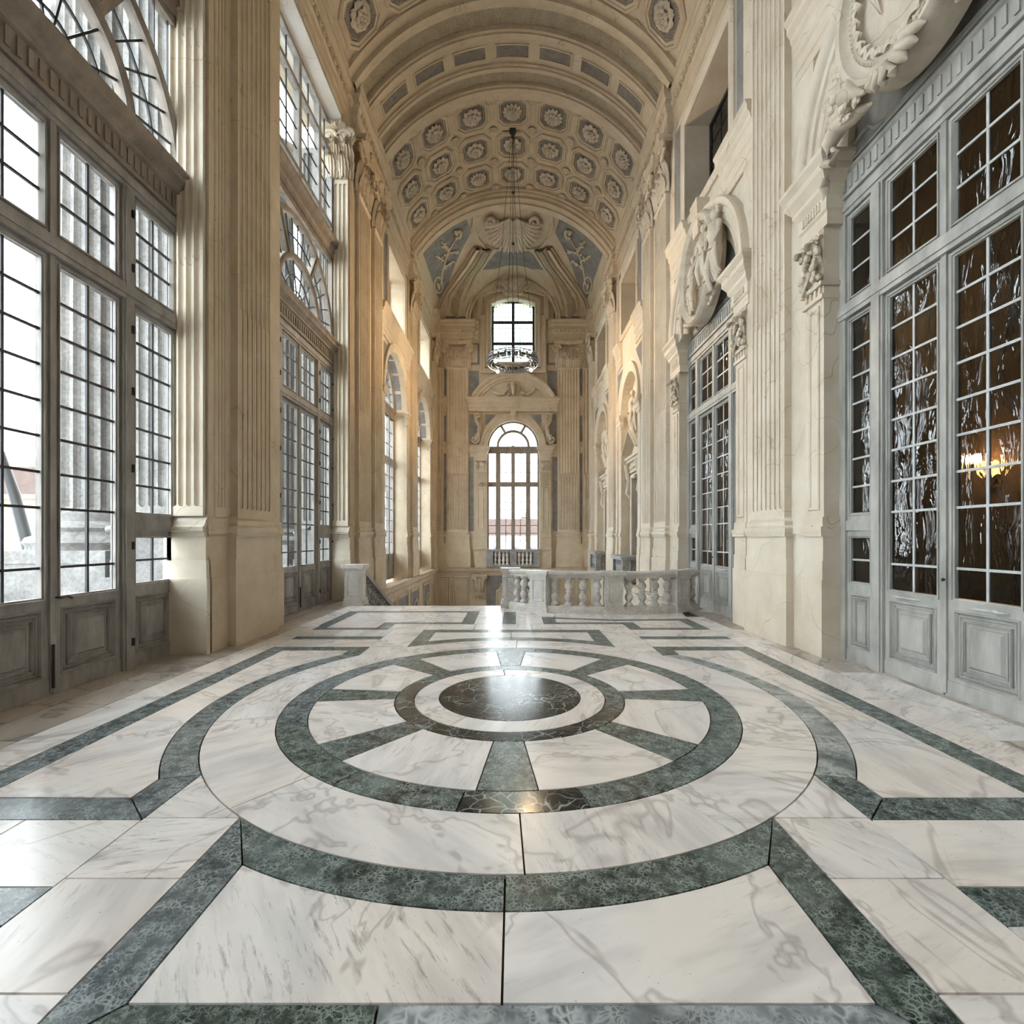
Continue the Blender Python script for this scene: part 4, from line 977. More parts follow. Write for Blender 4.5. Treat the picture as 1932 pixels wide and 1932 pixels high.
# string courses and grey panels on the side walls
SPROF = [(-.05, 8.78), (.05, 8.78), (.05, 8.92), (.07, 8.94), (.07, 9.12), (.10, 9.16), (.10, 9.38), (.14, 9.44), (.14, 9.5), (.20, 9.58), (.20, 9.66), (.24, 9.72), (.24, 9.76), (-.05, 9.76)]
def string(name, segs, f, mat='stone', label=None):
    o = None
    for a, b in segs:
        pth = [(a, 0), (b, 0)]; m = MB().msweep(pth, SPROF, False, f)
        if o is None: o = struct(m.build(name, mat), label)
        else: m.build('string_course', mat, o)
rf = lambda a, b, h: (WX-b, a, h); lf_ = lambda a, b, h: (-WX+b, a, h)
string('trim_6', [(3.1, 4.35), (6.27, 7.7), (9.0, 10.45), (12.43, 13.8), (16.6, 17.9), (20.2, 21.2), (22.6, 23.8), (26.0, 27.2)], rf, 'stone_lit', 'string course on the door side wall')
string('trim_7', [(16.6, 21.3), (22.5, 27.2)], lf_, 'stone', 'string course over the stair windows')
for side, rz, mat in ((1, RIGHT, 'stone_lit'), (-1, LEFT, 'stone')):
    par = wall_right if side > 0 else wall_left
    for c in ((5.31, 11.44) if side > 0 else ())+ARC:
        hw = 1.3 if c in BAYS or side < 0 else 1.2; z0, z1 = (9.75, 12.4) if c in BAYS else (9.95, 12.3 if side < 0 else 12.2)
        m = MB(); fx = lambda p, q, w: (side*(WX-w), p+c, q)
        m.msweep(rect(-hw-.24, hw+.24, z0-.14, z1+.24), [(0, -.01), (0, .05), (.06, .09), (.14, .06), (.24, .05), (.24, -.01)], True, fx); m.build('window_surround', mat, par)
        for s in (-1, 1):
            if c in BAYS: a, b = sorted((s*(hw+.3), s*(hw+.75)))
            else: a, b = sorted((s*(hw+.3), s*(hw+.62)))
            m = MB(); m.prism(rect(a, b, 9.95, 12.8), -.01, .012, fx); m.build('wall_panel', 'grey_plaster', par)
    for c in ARC:                                         # grey panels under the string
        for s in (-1, 1):
            a, b = sorted((s*1.2, s*2.0)); m = MB(); fx = lambda p, q, w: (side*(WX-w), p+c, q)
            tri = [(s*2.0, 7.6), (s*2.0, 8.62), (s*1.05, 8.62)]
            m.prism(tri if s > 0 else tri[::-1], -.01, .012, fx); m.build('spandrel_panel', 'grey_plaster', par)
# stair window surrounds (window side): jambs, imposts, archivolts
for i, c in enumerate(ARC):
    t = thing('window_arch', 'stone arch with imposts around the %s arched stair window' % ('nearer' if i == 0 else 'farther'), 'archway', (-WX, c, 0), LEFT)
    m = MB(); m.arc([(1.78, -.4), (1.78, .03), (1.84, .06), (2.0, .06), (2.03, .1), (2.12, .1), (2.12, -.02), (1.85, -.02)], (0, 7.0), 0, PI, 36, LW); m.build('archivolt', 'stone', t, True)
    for k in range(7):
        a0, a1 = D(4+25*k), D(25+25*k); m = MB()
        m.arc([(1.772, -.44), (1.80, -.44), (1.80, -.2), (1.772, -.2)], (0, 7.0), a0, a1, 6, LW); m.build('soffit_panel', 'grey_plaster', t)
    for s in (-1, 1):
        y0, y1 = sorted((s*1.74, s*2.06)); m = MB()
        m.msweep([(y0, -.55), (y0, .0), (y1, .0), (y1, -.02)] if s < 0 else [(y0, -.02), (y0, .0), (y1, 0), (y1, -.55)], [(-.02, 6.45), (.05, 6.45), (.05, 6.52), (.03, 6.54), (.03, 6.74), (.08, 6.8), (.08, 6.86), (.13, 6.93), (.13, 7.0), (-.02, 7.0)], False, lambda a, b, h: (b, a, h))
        m.build('impost', 'stone', t)
        m = MB()
        for a, b, d in ((-.15, 1.1, .06), (1.1, 1.37, .045), (1.37, 1.74, .03), (1.74, 1.88, .07), (1.88, 2.0, .04), (2.0, 6.45, .02)): m.box(-.1, d, y0, y1, a, b)
        m.build('jamb', 'stone', t)

# sculpture helpers (wall-local, x out of the wall)
def ellipse(cy, cz, a, b, n=40): return [(cy+a*math.cos(2*PI*i/n), cz+b*math.sin(2*PI*i/n)) for i in range(n)]
def flowers(m, cy, cz, ry, rz_, n, x0, seed, sz=.06):
    r = random.Random(seed)
    for i in range(n):
        a = r.uniform(0, 2*PI); q = math.sqrt(r.random()); y = cy+ry*q*math.cos(a); z = cz+rz_*q*math.sin(a); s = sz*r.uniform(.7, 1.25)
        m.ell((x0+.10*(1-q)+r.uniform(0, .03), y, z), (s*.8, s, s), 6, 4)
        for k in range(3):
            b = r.uniform(0, 2*PI); m.ell((x0+.08*(1-q)+.02, y+s*.9*math.cos(b), z+s*.9*math.sin(b)), (s*.4, s*.6, s*.45), 5, 3)
def spiral(cy, cz, r, turns, x, a0=0, sg=1, n=26): return [(x, cy+sg*r*(1-i/(n*1.1))*math.cos(a0+turns*2*PI*i/n), cz+r*(1-i/(n*1.1))*math.sin(a0+turns*2*PI*i/n)) for i in range(n)]
def figure(m, y, z, h, lean=0, flip=1, x=.08, seed=1, arm=(.5, .9), seated=False):
    """relief figure of height h standing at (y, z): one sculpted mass of head, torso, limbs and drapery"""
    r = random.Random(seed); u = h/7.5; f = flip
    def P(a, b, c=0): return (x+c*u, y+f*(a+lean*b)*u, z+b*u)
    m.ell(P(.1, 6.9, .3), (.45*u, .42*u, .55*u), 8, 6); m.ell(P(.45, 6.85, .45), (.16*u, .14*u, .16*u), 5, 4)
    for k in range(7): m.ell(P(-.3+.1*math.cos(k), 7.1+.28*math.sin(k*1.3), .25), .2*u, 5, 4)
    m.tube([P(0, 6.4, .2), P(0, 5.9, .3), P(-.05, 5.0, .45), P(-.1, 4.2, .4), P(0, 3.6, .4)], [.22*u, .62*u, .7*u, .55*u, .75*u], 10, .8)
    k1 = (.9, 2.0) if not seated else (1.6, 3.2); k2 = (.7, .1) if not seated else (1.5, 1.2)
    m.tube([P(.35, 3.6, .4), P(k1[0], k1[1], .8), P(k2[0], k2[1], .5), P(k2[0]+.5, 0, .7)], [.5*u, .38*u, .22*u, .13*u], 8)
    m.tube([P(-.35, 3.6, .3), P(-.45, 1.9, .5), P(-.6, .15, .3), P(-.2, 0, .5)], [.5*u, .36*u, .22*u, .13*u], 8)
    m.tube([P(.65, 5.8, .4), P(.65+arm[0], 5.0, .7), P(.65+arm[0]+.4, 5.0+arm[1], .6)], [.28*u, .22*u, .14*u], 7); m.ell(P(.65+arm[0]+.45, 5.15+arm[1], .6), .18*u, 6, 4)
    m.tube([P(-.65, 5.8, .3), P(-1.1, 4.7, .5), P(-.6, 4.0, .7)], [.28*u, .22*u, .14*u], 7)
    for k in range(9):
        a = -.9+.22*k+r.uniform(-.05, .05); m.tube([P(a*.6, 4.2, .55), P(a+.2*math.sin(k), 3.0, .75), P(a*1.2+.25*math.cos(k*2), 1.6, .6), P(a*1.35, .5+r.uniform(0, .5), .4)], [.08*u, .16*u, .18*u, .06*u], 6)
# big cartouche over the nearest doors
def cartouche(c, lab):
    t = thing('cartouche', lab, 'relief', (WX-.02, c, 0), RIGHT); zc = 8.02
    m = MB(); E1 = ellipse(0, zc, 1.02, 1.16, 48)
    m.msweep(E1, [(-.02, -.05), (-.02, .26), (.04, .34), (.10, .33), (.13, .26), (.2, .24), (.24, .28), (.28, .25), (.30, .14), (.30, -.05)], True, LW); fr = m.build('oval_frame', 'relief', t, True)
    bd = MB().ell((0, 0, 0), .022, 6, 4).mesh('bead', 'relief', True)
    for i, p in enumerate(ellipse(0, zc, .79, .93, 90)): put('bead', bd, fr, (.27, p[0], p[1]))
    m = MB()
    for k in range(6):
        q = 1-k/6
    rows = [[(.16+.12*math.cos(PI/2*rr), .74*rr*math.cos(2*PI*i/36), zc+.88*rr*math.sin(2*PI*i/36)) for i in range(37)] for rr in (0.001, .25, .5, .75, 1)]
    m.grid(rows); m.build('shield', 'relief', t, True)
    lm = MB(); rows = []
    for i in range(4):
        tt = i/3; rows.append([(.02+.05*math.sin(PI*tt), (j-1)*.035*math.sin(PI*(.15+.8*tt)), -.08+.16*tt) for j in range(3)])
    lm.grid(rows); lm.ell((.03, 0, .03), (.03, .03, .05), 6, 4); lme = lm.mesh('wreath_leaf', 'relief', True)
    for i in range(58):
        a = 2*PI*i/58; o = put('wreath_leaf', lme, t, (.23, .70*math.cos(a), zc+.83*math.sin(a)), (a+PI+random.uniform(-.5, .5)+(.6 if i % 2 else -.6), 0, 0))
    m = MB()                                              # flowing ribbon monogram on the shield
    m.tube([(.26, .25, zc+.55), (.31, .05, zc+.42), (.32, -.12, zc+.2), (.31, .1, zc+.02), (.31, .3, zc-.05), (.31, .33, zc-.2), (.30, .2, zc-.22), (.29, .22, zc-.4), (.27, .12, zc-.55)], [.02, .05, .07, .08, .06, .05, .05, .04, .01], 6, .5)
    m.tube([(.26, -.3, zc+.5), (.31, -.15, zc+.3), (.32, -.2, zc+.05), (.31, -.35, zc-.1), (.28, -.28, zc-.35)], [.02, .05, .06, .05, .01], 6, .5); m.build('ribbon', 'relief', t, True)
    for s in (-1, 1):
        m = MB()                                          # lower scrolls
        m.tube([(.16, s*.55, zc-1.12), (.2, s*.85, zc-1.02), (.2, s*1.12, zc-.92), (.2, s*1.32, zc-1.02), (.2, s*1.38, zc-1.22), (.18, s*1.28, zc-1.30), (.18, s*1.2, zc-1.2), (.2, s*1.25, zc-1.12)], [.02, .11, .12, .10, .08, .06, .05, .03], 12, .9)
        m.tube([(.10, s*1.36, zc-.6), (.13, s*1.45, zc-.95), (.12, s*1.50, zc-1.2), (.10, s*1.56, zc-1.42), (.06, s*1.62, zc-1.55)], [.03, .07, .09, .08, .03], 12, .8)
        m.tube([(.3, s*.5, zc-1.05), (.36, s*.72, zc-.9), (.3, s*.8, zc-.62)], [.02, .12, .03], 12); m.build('scroll', 'relief', t, True)
        m = MB(); flowers(m, s*1.24, zc-.42, .24, .52, 80, .10, 11+s, .065); m.build('flower_bunch', 'relief', t, True)
        m = MB(); flowers(m, s*.72, zc-1.02, .18, .1, 14, .3, 21+s, .045); m.build('leaf_spray', 'relief', t, True)
    m = MB()
    for k in range(9):
        a = PI*(.1+.8*k/8); m.tube([(.3, .05*math.cos(a), zc+1.02), (.38, .2*math.cos(a), zc+1.02+.16*math.sin(a)), (.37, .33*math.cos(a), zc+1.02+.25*math.sin(a)), (.33, .39*math.cos(a), zc+1.02+.31*math.sin(a))], [.02, .06, .055, .012], 10)
    m.build('shell_crest', 'relief', t, True)
    m = MB()
    for k in range(7):
        a = PI*(1.15+.7*k/6); m.tube([(.3, .05*math.cos(a), zc-.98), (.4, .22*math.cos(a), zc-1.0+.18*math.sin(a)), (.36, .38*math.cos(a), zc-1.0+.27*math.sin(a)), (.32, .44*math.cos(a), zc-1.0+.32*math.sin(a))], [.02, .06, .055, .012], 10)
    m.build('shell_foot', 'relief', t, True)
cartouche(5.31, 'large carved oval cartouche with wreath and scrolls over the nearest doors')
# oval medallion with figures over the second doors
t = thing('medallion', 'oval stucco medallion with draped figures over the second glazed doors', 'relief', (WX-.02, 11.44, 0), RIGHT); zc = 7.95
m = MB(); m.msweep(ellipse(0, zc, 1.0, 1.2, 48), [(-.04, -.05), (-.04, .2), (.03, .28), (.08, .24), (.12, .2), (.16, .22), (.2, .1), (.2, -.05)], True, LW); fr = m.build('oval_frame', 'relief', t, True)
for i, p in enumerate(ellipse(0, zc, .86, 1.06, 80)): put('bead', MB().ell((0, 0, 0), .02, 6, 4).mesh('bead', 'relief', True) if i == 0 else bdm, fr, (.21, p[0], p[1])) if False else None
bdm = MB().ell((0, 0, 0), .02, 6, 4).mesh('bead', 'relief', True)
for p in ellipse(0, zc, .83, 1.03, 80): put('bead', bdm, fr, (.18, p[0], p[1]))
MB().prism(ellipse(0, zc, .85, 1.05, 40), -.02, .06, LW).build('oval_field', 'relief', t)
m = MB(); figure(m, -.38, zc-.85, 1.35, .06, 1, .10, 3, (.5, .8)); m.build('figure', 'relief', t, True)
m = MB(); figure(m, .42, zc-.55, 1.35, -.03, -1, .14, 4, (.4, .3)); m.build('figure', 'relief', t, True)
m = MB(); figure(m, 1.10, zc-1.0, 1.75, .02, -1, .12, 8, (.6, -.5)); m.build('supporter', 'relief', t, True)
m = MB(); figure(m, -1.28, zc-1.15, 1.2, .04, 1, .06, 9, (.5, .6)); m.build('supporter', 'relief', t, True)
m = MB(); m.msweep(ellipse(.22, zc+.1, .26, .36, 20), [(0, .05), (0, .2), (.05, .24), (.08, .18), (.08, .05)], True, LW); m.prism(ellipse(.22, zc+.1, .22, .3, 20), .05, .16, LW); flowers(m, .22, zc+.1, .1, .15, 8, .12, 5, .05); m.build('shield', 'relief', t, True)
m = MB()
for k in range(14): a = k/13; m.ell((.12, -1.0+2*a, zc-1.12+.25*(2*a-1)**2), (.05, .09, .06), 6, 4)
m.build('garland', 'relief', t, True)
# niches with pedimented doorways on the door side
for i, c in enumerate(ARC):
    which = 'nearer' if i == 0 else 'farther'
    t = thing('niche_arch', 'moulded stone arch of the %s niche on the door side' % which, 'archway', (WX, c, 0), RIGHT)
    m = MB(); m.arc([(1.35, -.3), (1.35, .03), (1.42, .06), (1.55, .06), (1.6, .1), (1.72, .1), (1.72, -.02)], (0, 6.75), 0, PI, 36, LW); m.build('archivolt', 'stone_lit', t, True)
    for s in (-1, 1):
        y0, y1 = sorted((s*1.33, s*1.72)); m = MB()
        for a, b, d in ((0, 1.1, .06), (1.1, 1.37, .045), (1.37, 1.74, .03), (1.74, 1.88, .07), (1.88, 2.0, .04), (2.0, 6.2, .02)): m.box(-.3, d, y0, y1, a, b)
        m.build('jamb', 'stone_lit', t)
        m = MB(); m.msweep([(y0, -.3), (y0, 0), (y1, 0), (y1, -.05)], [(-.02, 6.2), (.05, 6.2), (.05, 6.3), (.09, 6.38), (.09, 6.5), (.15, 6.62), (.15, 6.75), (-.02, 6.75)], False, lambda a, b, h: (b, a, h)); m.build('impost', 'stone_lit', t)
    m = MB(); m.prism(archhole(0, 1.36, 0, 6.75), -.45, -.36, LW, [rect(-.62, .62, 0.02, 4.05)]); m.build('niche_back', 'stone_lit', t)
    d = thing('doorway', 'carved stone doorway with triangular pediment in the %s niche' % which, 'doorway', (WX+.36, c, 0), RIGHT)
    m = MB(); m.msweep([(.62, 0), (.62, 4.05), (-.62, 4.05), (-.62, 0)][::-1], [(0, 0), (0, .12), (.06, .16), (.14, .14), (.2, .10), (.2, 0)], False, LW); m.build('architrave', 'stone_lit', d)
    m = MB(); m.box(0, .24, -1.0, 1.0, 4.7, 4.82); m.box(0, .16, -.92, .92, 4.28, 4.7); m.box(0, .30, -1.06, 1.06, 4.82, 4.92)
    for k in range(9): m.ell((.18, -.8+.2*k, 4.5), (.05, .08, .1), 6, 4)
    m.build('frieze', 'stone_lit', d, True)
    m = MB(); m.msweep([(1.12, 4.92), (0, 5.72), (-1.12, 4.92)], [(0, 0), (0, .42), (-.06, .42), (-.1, .34), (-.14, .30), (-.14, 0)], False, lambda p, q, w: (w, p, q+.12)); m.prism([(-.95, 4.92), (.95, 4.92), (0, 5.62)], 0, .08, LW); m.build('pediment', 'stone_lit', d)
    for s in (-1, 1):
        m = MB(); m.tube([(.12, s*.86, 3.3), (.2, s*.86, 3.5), (.16, s*.86, 3.9), (.22, s*.86, 4.4), (.26, s*.86, 4.65)], [.05, .12, .09, .12, .13], 8); acanthus(m, s*.86, 3.3, .16, .8, .12, .1); m.box(0, .1, s*.86-.13, s*.86+.13, 0, 3.4); flowers(m, s*.86, 3.75, .12, .3, 16, .12, 40+s, .05); m.build('console', 'relief', d, True)
    g = thing('trophy', 'stucco trophy of figures and drapery above the %s niche pediment' % which, 'relief', (WX+.34, c, 0), RIGHT)
    m = MB(); figure(m, -.2, 5.75, 1.75, .03, 1, .1, 50+i, (.5, .5)); m.build('figure', 'relief', g, True)
    m = MB(); figure(m, .45, 5.7, 1.3, -.05, -1, .14, 60+i, (.5, .3)); m.build('figure', 'relief', g, True)
    m = MB(); flowers(m, 0, 6.25, .85, .4, 50, .04, 70+i, .08); m.build('drapery', 'relief', g, True)
    # balconette
    b = thing('balconette', 'small grey marble balcony railing at the %s niche' % which, 'railing', (WX-.06, c-.05, 0), RIGHT)
    MB().box(-.2, .42, -.95, .95, .05, .17).box(-.2, .48, -1.0, 1.0, .92, 1.02).box(-.2, .44, -.97, .97, .86, .92).build('rail', 'grey_marble', b)
    for s in (-1, 1): pbox('post', .16, .42, s*.84-.1, s*.84+.1, .17, .86, 'grey_marble', b); pbox('post', -.2, -.02, s*.84-.1, s*.84+.1, .17, .86, 'grey_marble', b)
    sm = MB().tube([(0, .0, -.345), (0, .05, -.2), (0, .06, -.1), (0, 0, 0), (0, -.06, .1), (0, -.05, .2), (0, 0, .345)], .03, 6).mesh('scroll_bar', 'grey_marble', True)
    for k in range(9): put('scroll_bar', sm, b, (.3, -.64+.16*k, .515))
    sm2 = MB().tube([(.0, .0, -.345), (.05, 0, -.2), (.06, 0, -.1), (0, 0, 0), (-.06, 0, .1), (-.05, 0, .2), (0, 0, .345)], .03, 6).mesh('scroll_bar', 'grey_marble', True)
    for s in (-1, 1): put('scroll_bar', sm2, b, (.06, s*.84, .515))

# ---------------------------------------------------------------- end wall
EL = lambda p, q, w: (p, 28.5-w, q)
t = thing('window_aedicule', 'carved stone surround with scrolled brackets and curved pediment of the end wall window', 'window surround', (0, 28.5, 0), END)
m = MB(); m.arc([(1.50, -.3), (1.50, .04), (1.56, .08), (1.72, .08), (1.75, .13), (1.9, .13), (1.9, -.02)], (0, 7.0), 0, PI, 40, LW); m.build('archivolt', 'stucco', t, True)
m = MB(); keystone(m, 1.5, 2.05, 7.0, .17, .24); m.build('keystone', 'stucco', t)
for s in (-1, 1):
    y0, y1 = sorted((s*1.6, s*2.14)); j = MB()
    for a, b, d in ((-.1, 1.0, .14), (1.0, 1.1, .2), (1.1, 1.72, .10), (1.72, 1.86, .16), (1.86, 2.0, .10), (2.0, 6.0, .06)): j.box(0, .1+d, y0-d*.5, y1+d*.5, a, b)
    rframe(j, y0+.1, y1-.1, 2.2, 4.6, .05, .03, .16); j.box(0, .22, y0-.02, y1+.02, 5.05, 5.12)
    for k in range(4): j.box(.16, .2, y0+.1+k*.11-.03, y0+.1+k*.11+.03, 5.15, 5.45)
    j.box(0, .22, y0-.04, y1+.04, 5.5, 5.6); jb = j.build('jamb', 'stucco', t)
    cp = MB(); yc = (y0+y1)/2
    for q in (-.17, .17): acanthus(cp, yc+q, 5.6, .24, .5, .14, .1)
    flowers(cp, yc, 5.9, .26, .12, 20, .22, 80+s, .06); flowers(cp, yc, 4.8, .14, .14, 12, .18, 90+s, .05); cp.build('jamb_capital', 'relief', jb, True)
    im = MB(); im.msweep([(y0-.04, -.3), (y0-.04, .12), (y1+.04, .12), (y1+.04, -.3)], [(-.12, 6.15), (.02, 6.15), (.02, 6.35), (.05, 6.4), (.05, 6.6), (.12, 6.7), (.12, 6.78), (.2, 6.9), (.2, 7.0), (-.12, 7.0)], False, lambda a, b, h: (b, a, h)); im.build('impost', 'stucco', jb)
    yb = s*2.0; m = MB()                                  # scrolled bracket
    pts = [(.18, yb-s*.02, 8.88), (.22, yb+s*.18, 8.8), (.22, yb+s*.14, 8.5), (.22, yb-s*.05, 8.1), (.22, yb-s*.0, 7.65), (.22, yb+s*.18, 7.35)]
    m.tube(pts, [.12, .15, .13, .11, .12, .14], 8, .9); m.tube(spiral(yb+s*.2, 7.36, .26, 1.7, .26, PI/2, s), .06, 6); m.tube(spiral(yb+s*.05, 8.72, .2, 1.5, .26, -PI/2, s), .05, 6)
    for k in range(8): m.ell((.34, yb-s*.02+s*.06*math.sin(k), 7.75+.1*k), .05, 6, 4)
    m.build('bracket', 'stucco', t, True)
    m = MB(); m.prism(rect(*sorted((s*1.98, s*2.52)), 7.15, 8.9), 0, .03, LW); m.build('grey_field', 'grey_plaster', t)
    m = MB(); tr_ = [(s*1.62, 8.85), (s*1.0, 8.85), (s*1.62, 8.2)]; m.prism(tr_, 0, .03, LW); m.build('grey_field', 'grey_plaster', t)
m = MB()
m.msweep([(-2.5, -.02), (-2.5, .1), (2.5, .1), (2.5, -.02)], [(-.1, 9.0), (.06, 9.0), (.06, 9.2), (.09, 9.22), (.09, 9.45), (.16, 9.52), (.16, 9.6), (.24, 9.7), (.24, 9.8), (-.1, 9.8)], False, lambda a, b, h: (b, a, h)); m.build('entablature', 'stucco', t)
R = (2.45**2+1.5**2)/(2*1.5); aa = math.asin(2.45/R); zc = 11.3-R
m = MB(); m.arc([(R-.5, 0), (R-.5, .12), (R-.38, .14), (R-.36, .2), (R-.22, .22), (R-.18, .3), (R-.04, .36), (R, .36), (R, 0)], (0, zc), PI/2-aa*.97, PI/2+aa*.97, 30, LW)
m.prism(circ((0, zc), R-.42, PI/2-aa*.9, PI/2+aa*.9, 20), 0, .06, LW); m.build('pediment', 'stucco', t, True)
m = MB()                                                   # ram mask with garlands
m.tube([(.12, 0, 10.62), (.2, 0, 10.4), (.22, 0, 10.15), (.16, 0, 9.98)], [.14, .16, .12, .08], 10); m.ell((.24, .07, 10.42), .03, 6, 4); m.ell((.24, -.07, 10.42), .03, 6, 4); flowers(m, 0, 10.62, .2, .1, 16, .14, 31, .06)
for s in (-1, 1):
    m.tube([(.14, s*.12, 10.65), (.18, s*.28, 10.62), (.16, s*.33, 10.42), (.2, s*.24, 10.34)], [.06, .05, .04, .02], 6)
    for k in range(22):
        f = k/21; yy = s*(.2+1.05*f); zz = 10.42-.42*math.sin(PI*f)*.9-.12*f; m.ell((.12+.03*math.sin(k*2), yy, zz), (.06, .075, .08), 6, 4); m.ell((.15, yy+.03, zz+.04), .045, 5, 3)
    for k in range(5): m.ell((.1, s*(.18+.02*k), 10.2-.07*k), .06, 6, 4)
m.build('garland_mask', 'relief', t, True)
# upper window surround
t = thing('upper_window_surround', 'eared stone frame with scrolled crest around the high end wall window', 'window surround', (0, 28.5, 0), END)
m = MB(); P = [(-1.25, 11.9), (-1.25, 15.25)]+[(x, 15.25+.3*(1-(x/1.25)**2)) for x in spaced(-1.25, 1.25, 10)][1:-1]+[(1.25, 15.25), (1.25, 11.9)]
m.msweep(P, [(0, -.05), (0, .10), (.06, .16), (.16, .14), (.2, .2), (.34, .2), (.34, -.02)], True, LW); m.build('inner_frame', 'stucco', t)
m = MB(); Q = [(-1.6, 11.5), (-1.6, 14.6), (-1.78, 14.6), (-1.78, 15.65), (-1.2, 15.85), (0, 16.0), (1.2, 15.85), (1.78, 15.65), (1.78, 14.6), (1.6, 14.6), (1.6, 11.5)]
m.msweep(Q, [(0, -.05), (0, .16), (.06, .22), (.14, .2), (.2, .26), (.28, .26), (.28, -.02)], True, LW); m.build('outer_frame', 'stucco', t)
m = MB(); hood = [(-2.05, 15.75), (-1.3, 16.0), (-.6, 16.14), (.6, 16.14), (1.3, 16.0), (2.05, 15.75)]
m.msweep(hood, [(0, 0), (0, .3), (.08, .38), (.14, .44), (.2, .44), (.2, 0)], False, LW); m.build('hood', 'stucco', t)
m = MB(); m.ell((.4, 0, 16.35), (.16, .75, .50), 16, 8)
for s in (-1, 1):
    m.tube(spiral(s*.85, 16.0, .26, 1.6, .5, PI/2, s), .07, 6); m.tube(spiral(s*.42, 15.8, .2, 1.5, .5, PI, s), .06, 6); m.tube([(.5, s*.1, 15.75), (.52, s*.35, 15.95), (.5, s*.6, 16.2), (.5, s*.9, 16.25)], [.05, .08, .09, .06], 6)
flowers(m, 0, 16.4, .35, .22, 26, .5, 17, .07); m.ell((.55, 0, 16.3), (.1, .12, .24), 8, 6)
m.build('crest', 'relief', t, True)
m = MB(); m.arc([(.8, .3), (.8, .55), (.9, .55), (.9, .3)], (0, 16.3), .1, PI-.1, 20, LW)
for k in range(9): a = PI*(.12+.76*k/8); m.tube([(.5, .3*math.cos(a), 16.35+.25*math.sin(a)), (.55, .72*math.cos(a), 16.35+.42*math.sin(a))], [.03, .06], 6)
m.build('crest_shell', 'relief', t, True)
m = MB()
for k in range(5): a = PI*(.2+.6*k/4); m.tube([(.75, .18*math.cos(a), 17.0), (.8, .3*math.cos(a), 17.0+.12*math.sin(a)), (.8, .12*math.cos(a), 17.2)], .035, 5)
m.tube([(.75, -.5, 17.05), (.8, 0, 17.0), (.75, .5, 17.05)], [.02, .08, .02], 6); m.build('crown', 'relief', t, True)
# grey fields of the end wall
for s in (-1, 1):
    for a, b, z0, z1 in ((1.98, 2.55, 9.95, 11.4), (3.88, 4.02, 9.95, 11.5), (3.88, 4.02, 7.3, 8.8), (3.88, 4.02, 2.1, 6.6), (2.3, 2.56, 2.1, 6.4)):
        m = MB(); m.prism(rect(*sorted((s*a, s*b)), z0, z1), -.01, .015, EL); m.build('grey_field', 'grey_plaster', wall_far)
    m = MB(); m.prism(rect(*sorted((s*1.95, s*2.55)), 11.75, 13.0), -.01, .015, EL); m.build('grey_field', 'grey_plaster', wall_far)
    m = MB(); m.prism(rect(*sorted((s*2.05, s*2.45)), 11.85, 12.9), .015, .05, EL); rframe(m, *sorted((s*2.05, s*2.45)), 11.85, 12.9, .04, .03, .05, EL); m.build('wall_panel', 'stucco', wall_far)
    m = MB(); m.msweep([(2.5, 0), (4.5, 0)] if s > 0 else [(-4.5, 0), (-2.5, 0)], [(-.02, 9.1), (.04, 9.1), (.04, 9.3), (.07, 9.45), (.1, 9.6), (.1, 9.78), (-.02, 9.78)], False, lambda a, b, h: (a, 28.5-b, h)); m.build('band', 'stucco', wall_far)
    m = MB(); m.msweep([(2.2, 0), (4.5, 0)] if s > 0 else [(-4.5, 0), (-2.2, 0)], [(-.02, 6.6), (.04, 6.6), (.06, 6.8), (.09, 6.9), (.09, 7.0), (-.02, 7.0)], False, lambda a, b, h: (a, 28.5-b, h)); m.build('band', 'stucco', wall_far)
    m = MB(); m.prism(rect(*sorted((s*2.35, s*3.9)), 14.25, 16.6), -.02, .02, EL); m.build('grey_field', 'grey_plaster', wall_far)
# ledge and panelling of the stairwell
LEDGE = [(-.05, -.42), (.06, -.42), (.06, -.36), (.12, -.30), (.12, -.24), (.22, -.2), (.22, -.1), (.26, -.06), (.26, -.02), (-.05, -.02)]
struct(MB().msweep([(15.4, 0), (28.5, 0)], LEDGE, False, lambda a, b, h: (-WX+b, a, h)).build('trim_8', 'stone'), 'stone ledge under the stair windows')
struct(MB().msweep([(-4.5, 0), (4.5, 0)], LEDGE, False, lambda a, b, h: (a, 28.5-b, h)).build('trim_9', 'stucco'), 'stone ledge across the end wall')
struct(MB().msweep([(13.6, 0), (28.5, 0)], LEDGE, False, lambda a, b, h: (WX-b, a, h)).build('trim_10', 'stone_lit'), 'stone ledge along the stairwell on the door side')
for a, b in ((-4.3, -3.7), (-3.5, -2.55), (2.55, 3.5), (3.7, 4.3)):
    m = MB(); rframe(m, a, b, -2.9, -.55, .06, .05, .0, EL); rframe(m, a+.12, b-.12, -2.9, -.68, .04, .03, .0, EL); m.build('wall_panel', 'stucco', wall_far)
m = MB(); m.prism(rect(-1.55, 1.55, -2.95, -.5), -.01, .02, EL); m.build('grey_field', 'grey_plaster', wall_far)
m = MB(); sh_ = [(-1.0, -2.95), (1.0, -2.95), (1.0, -1.35), (.8, -1.25), (.72, -.95), (.5, -.85), (-.5, -.85), (-.72, -.95), (-.8, -1.25), (-1.0, -1.35)]
m.prism(sh_, .02, .06, EL); m.msweep(sh_, [(0, .05), (0, .11), (.05, .13), (.1, .09), (.1, .05)], True, EL); m.build('shaped_panel', 'stucco', wall_far)
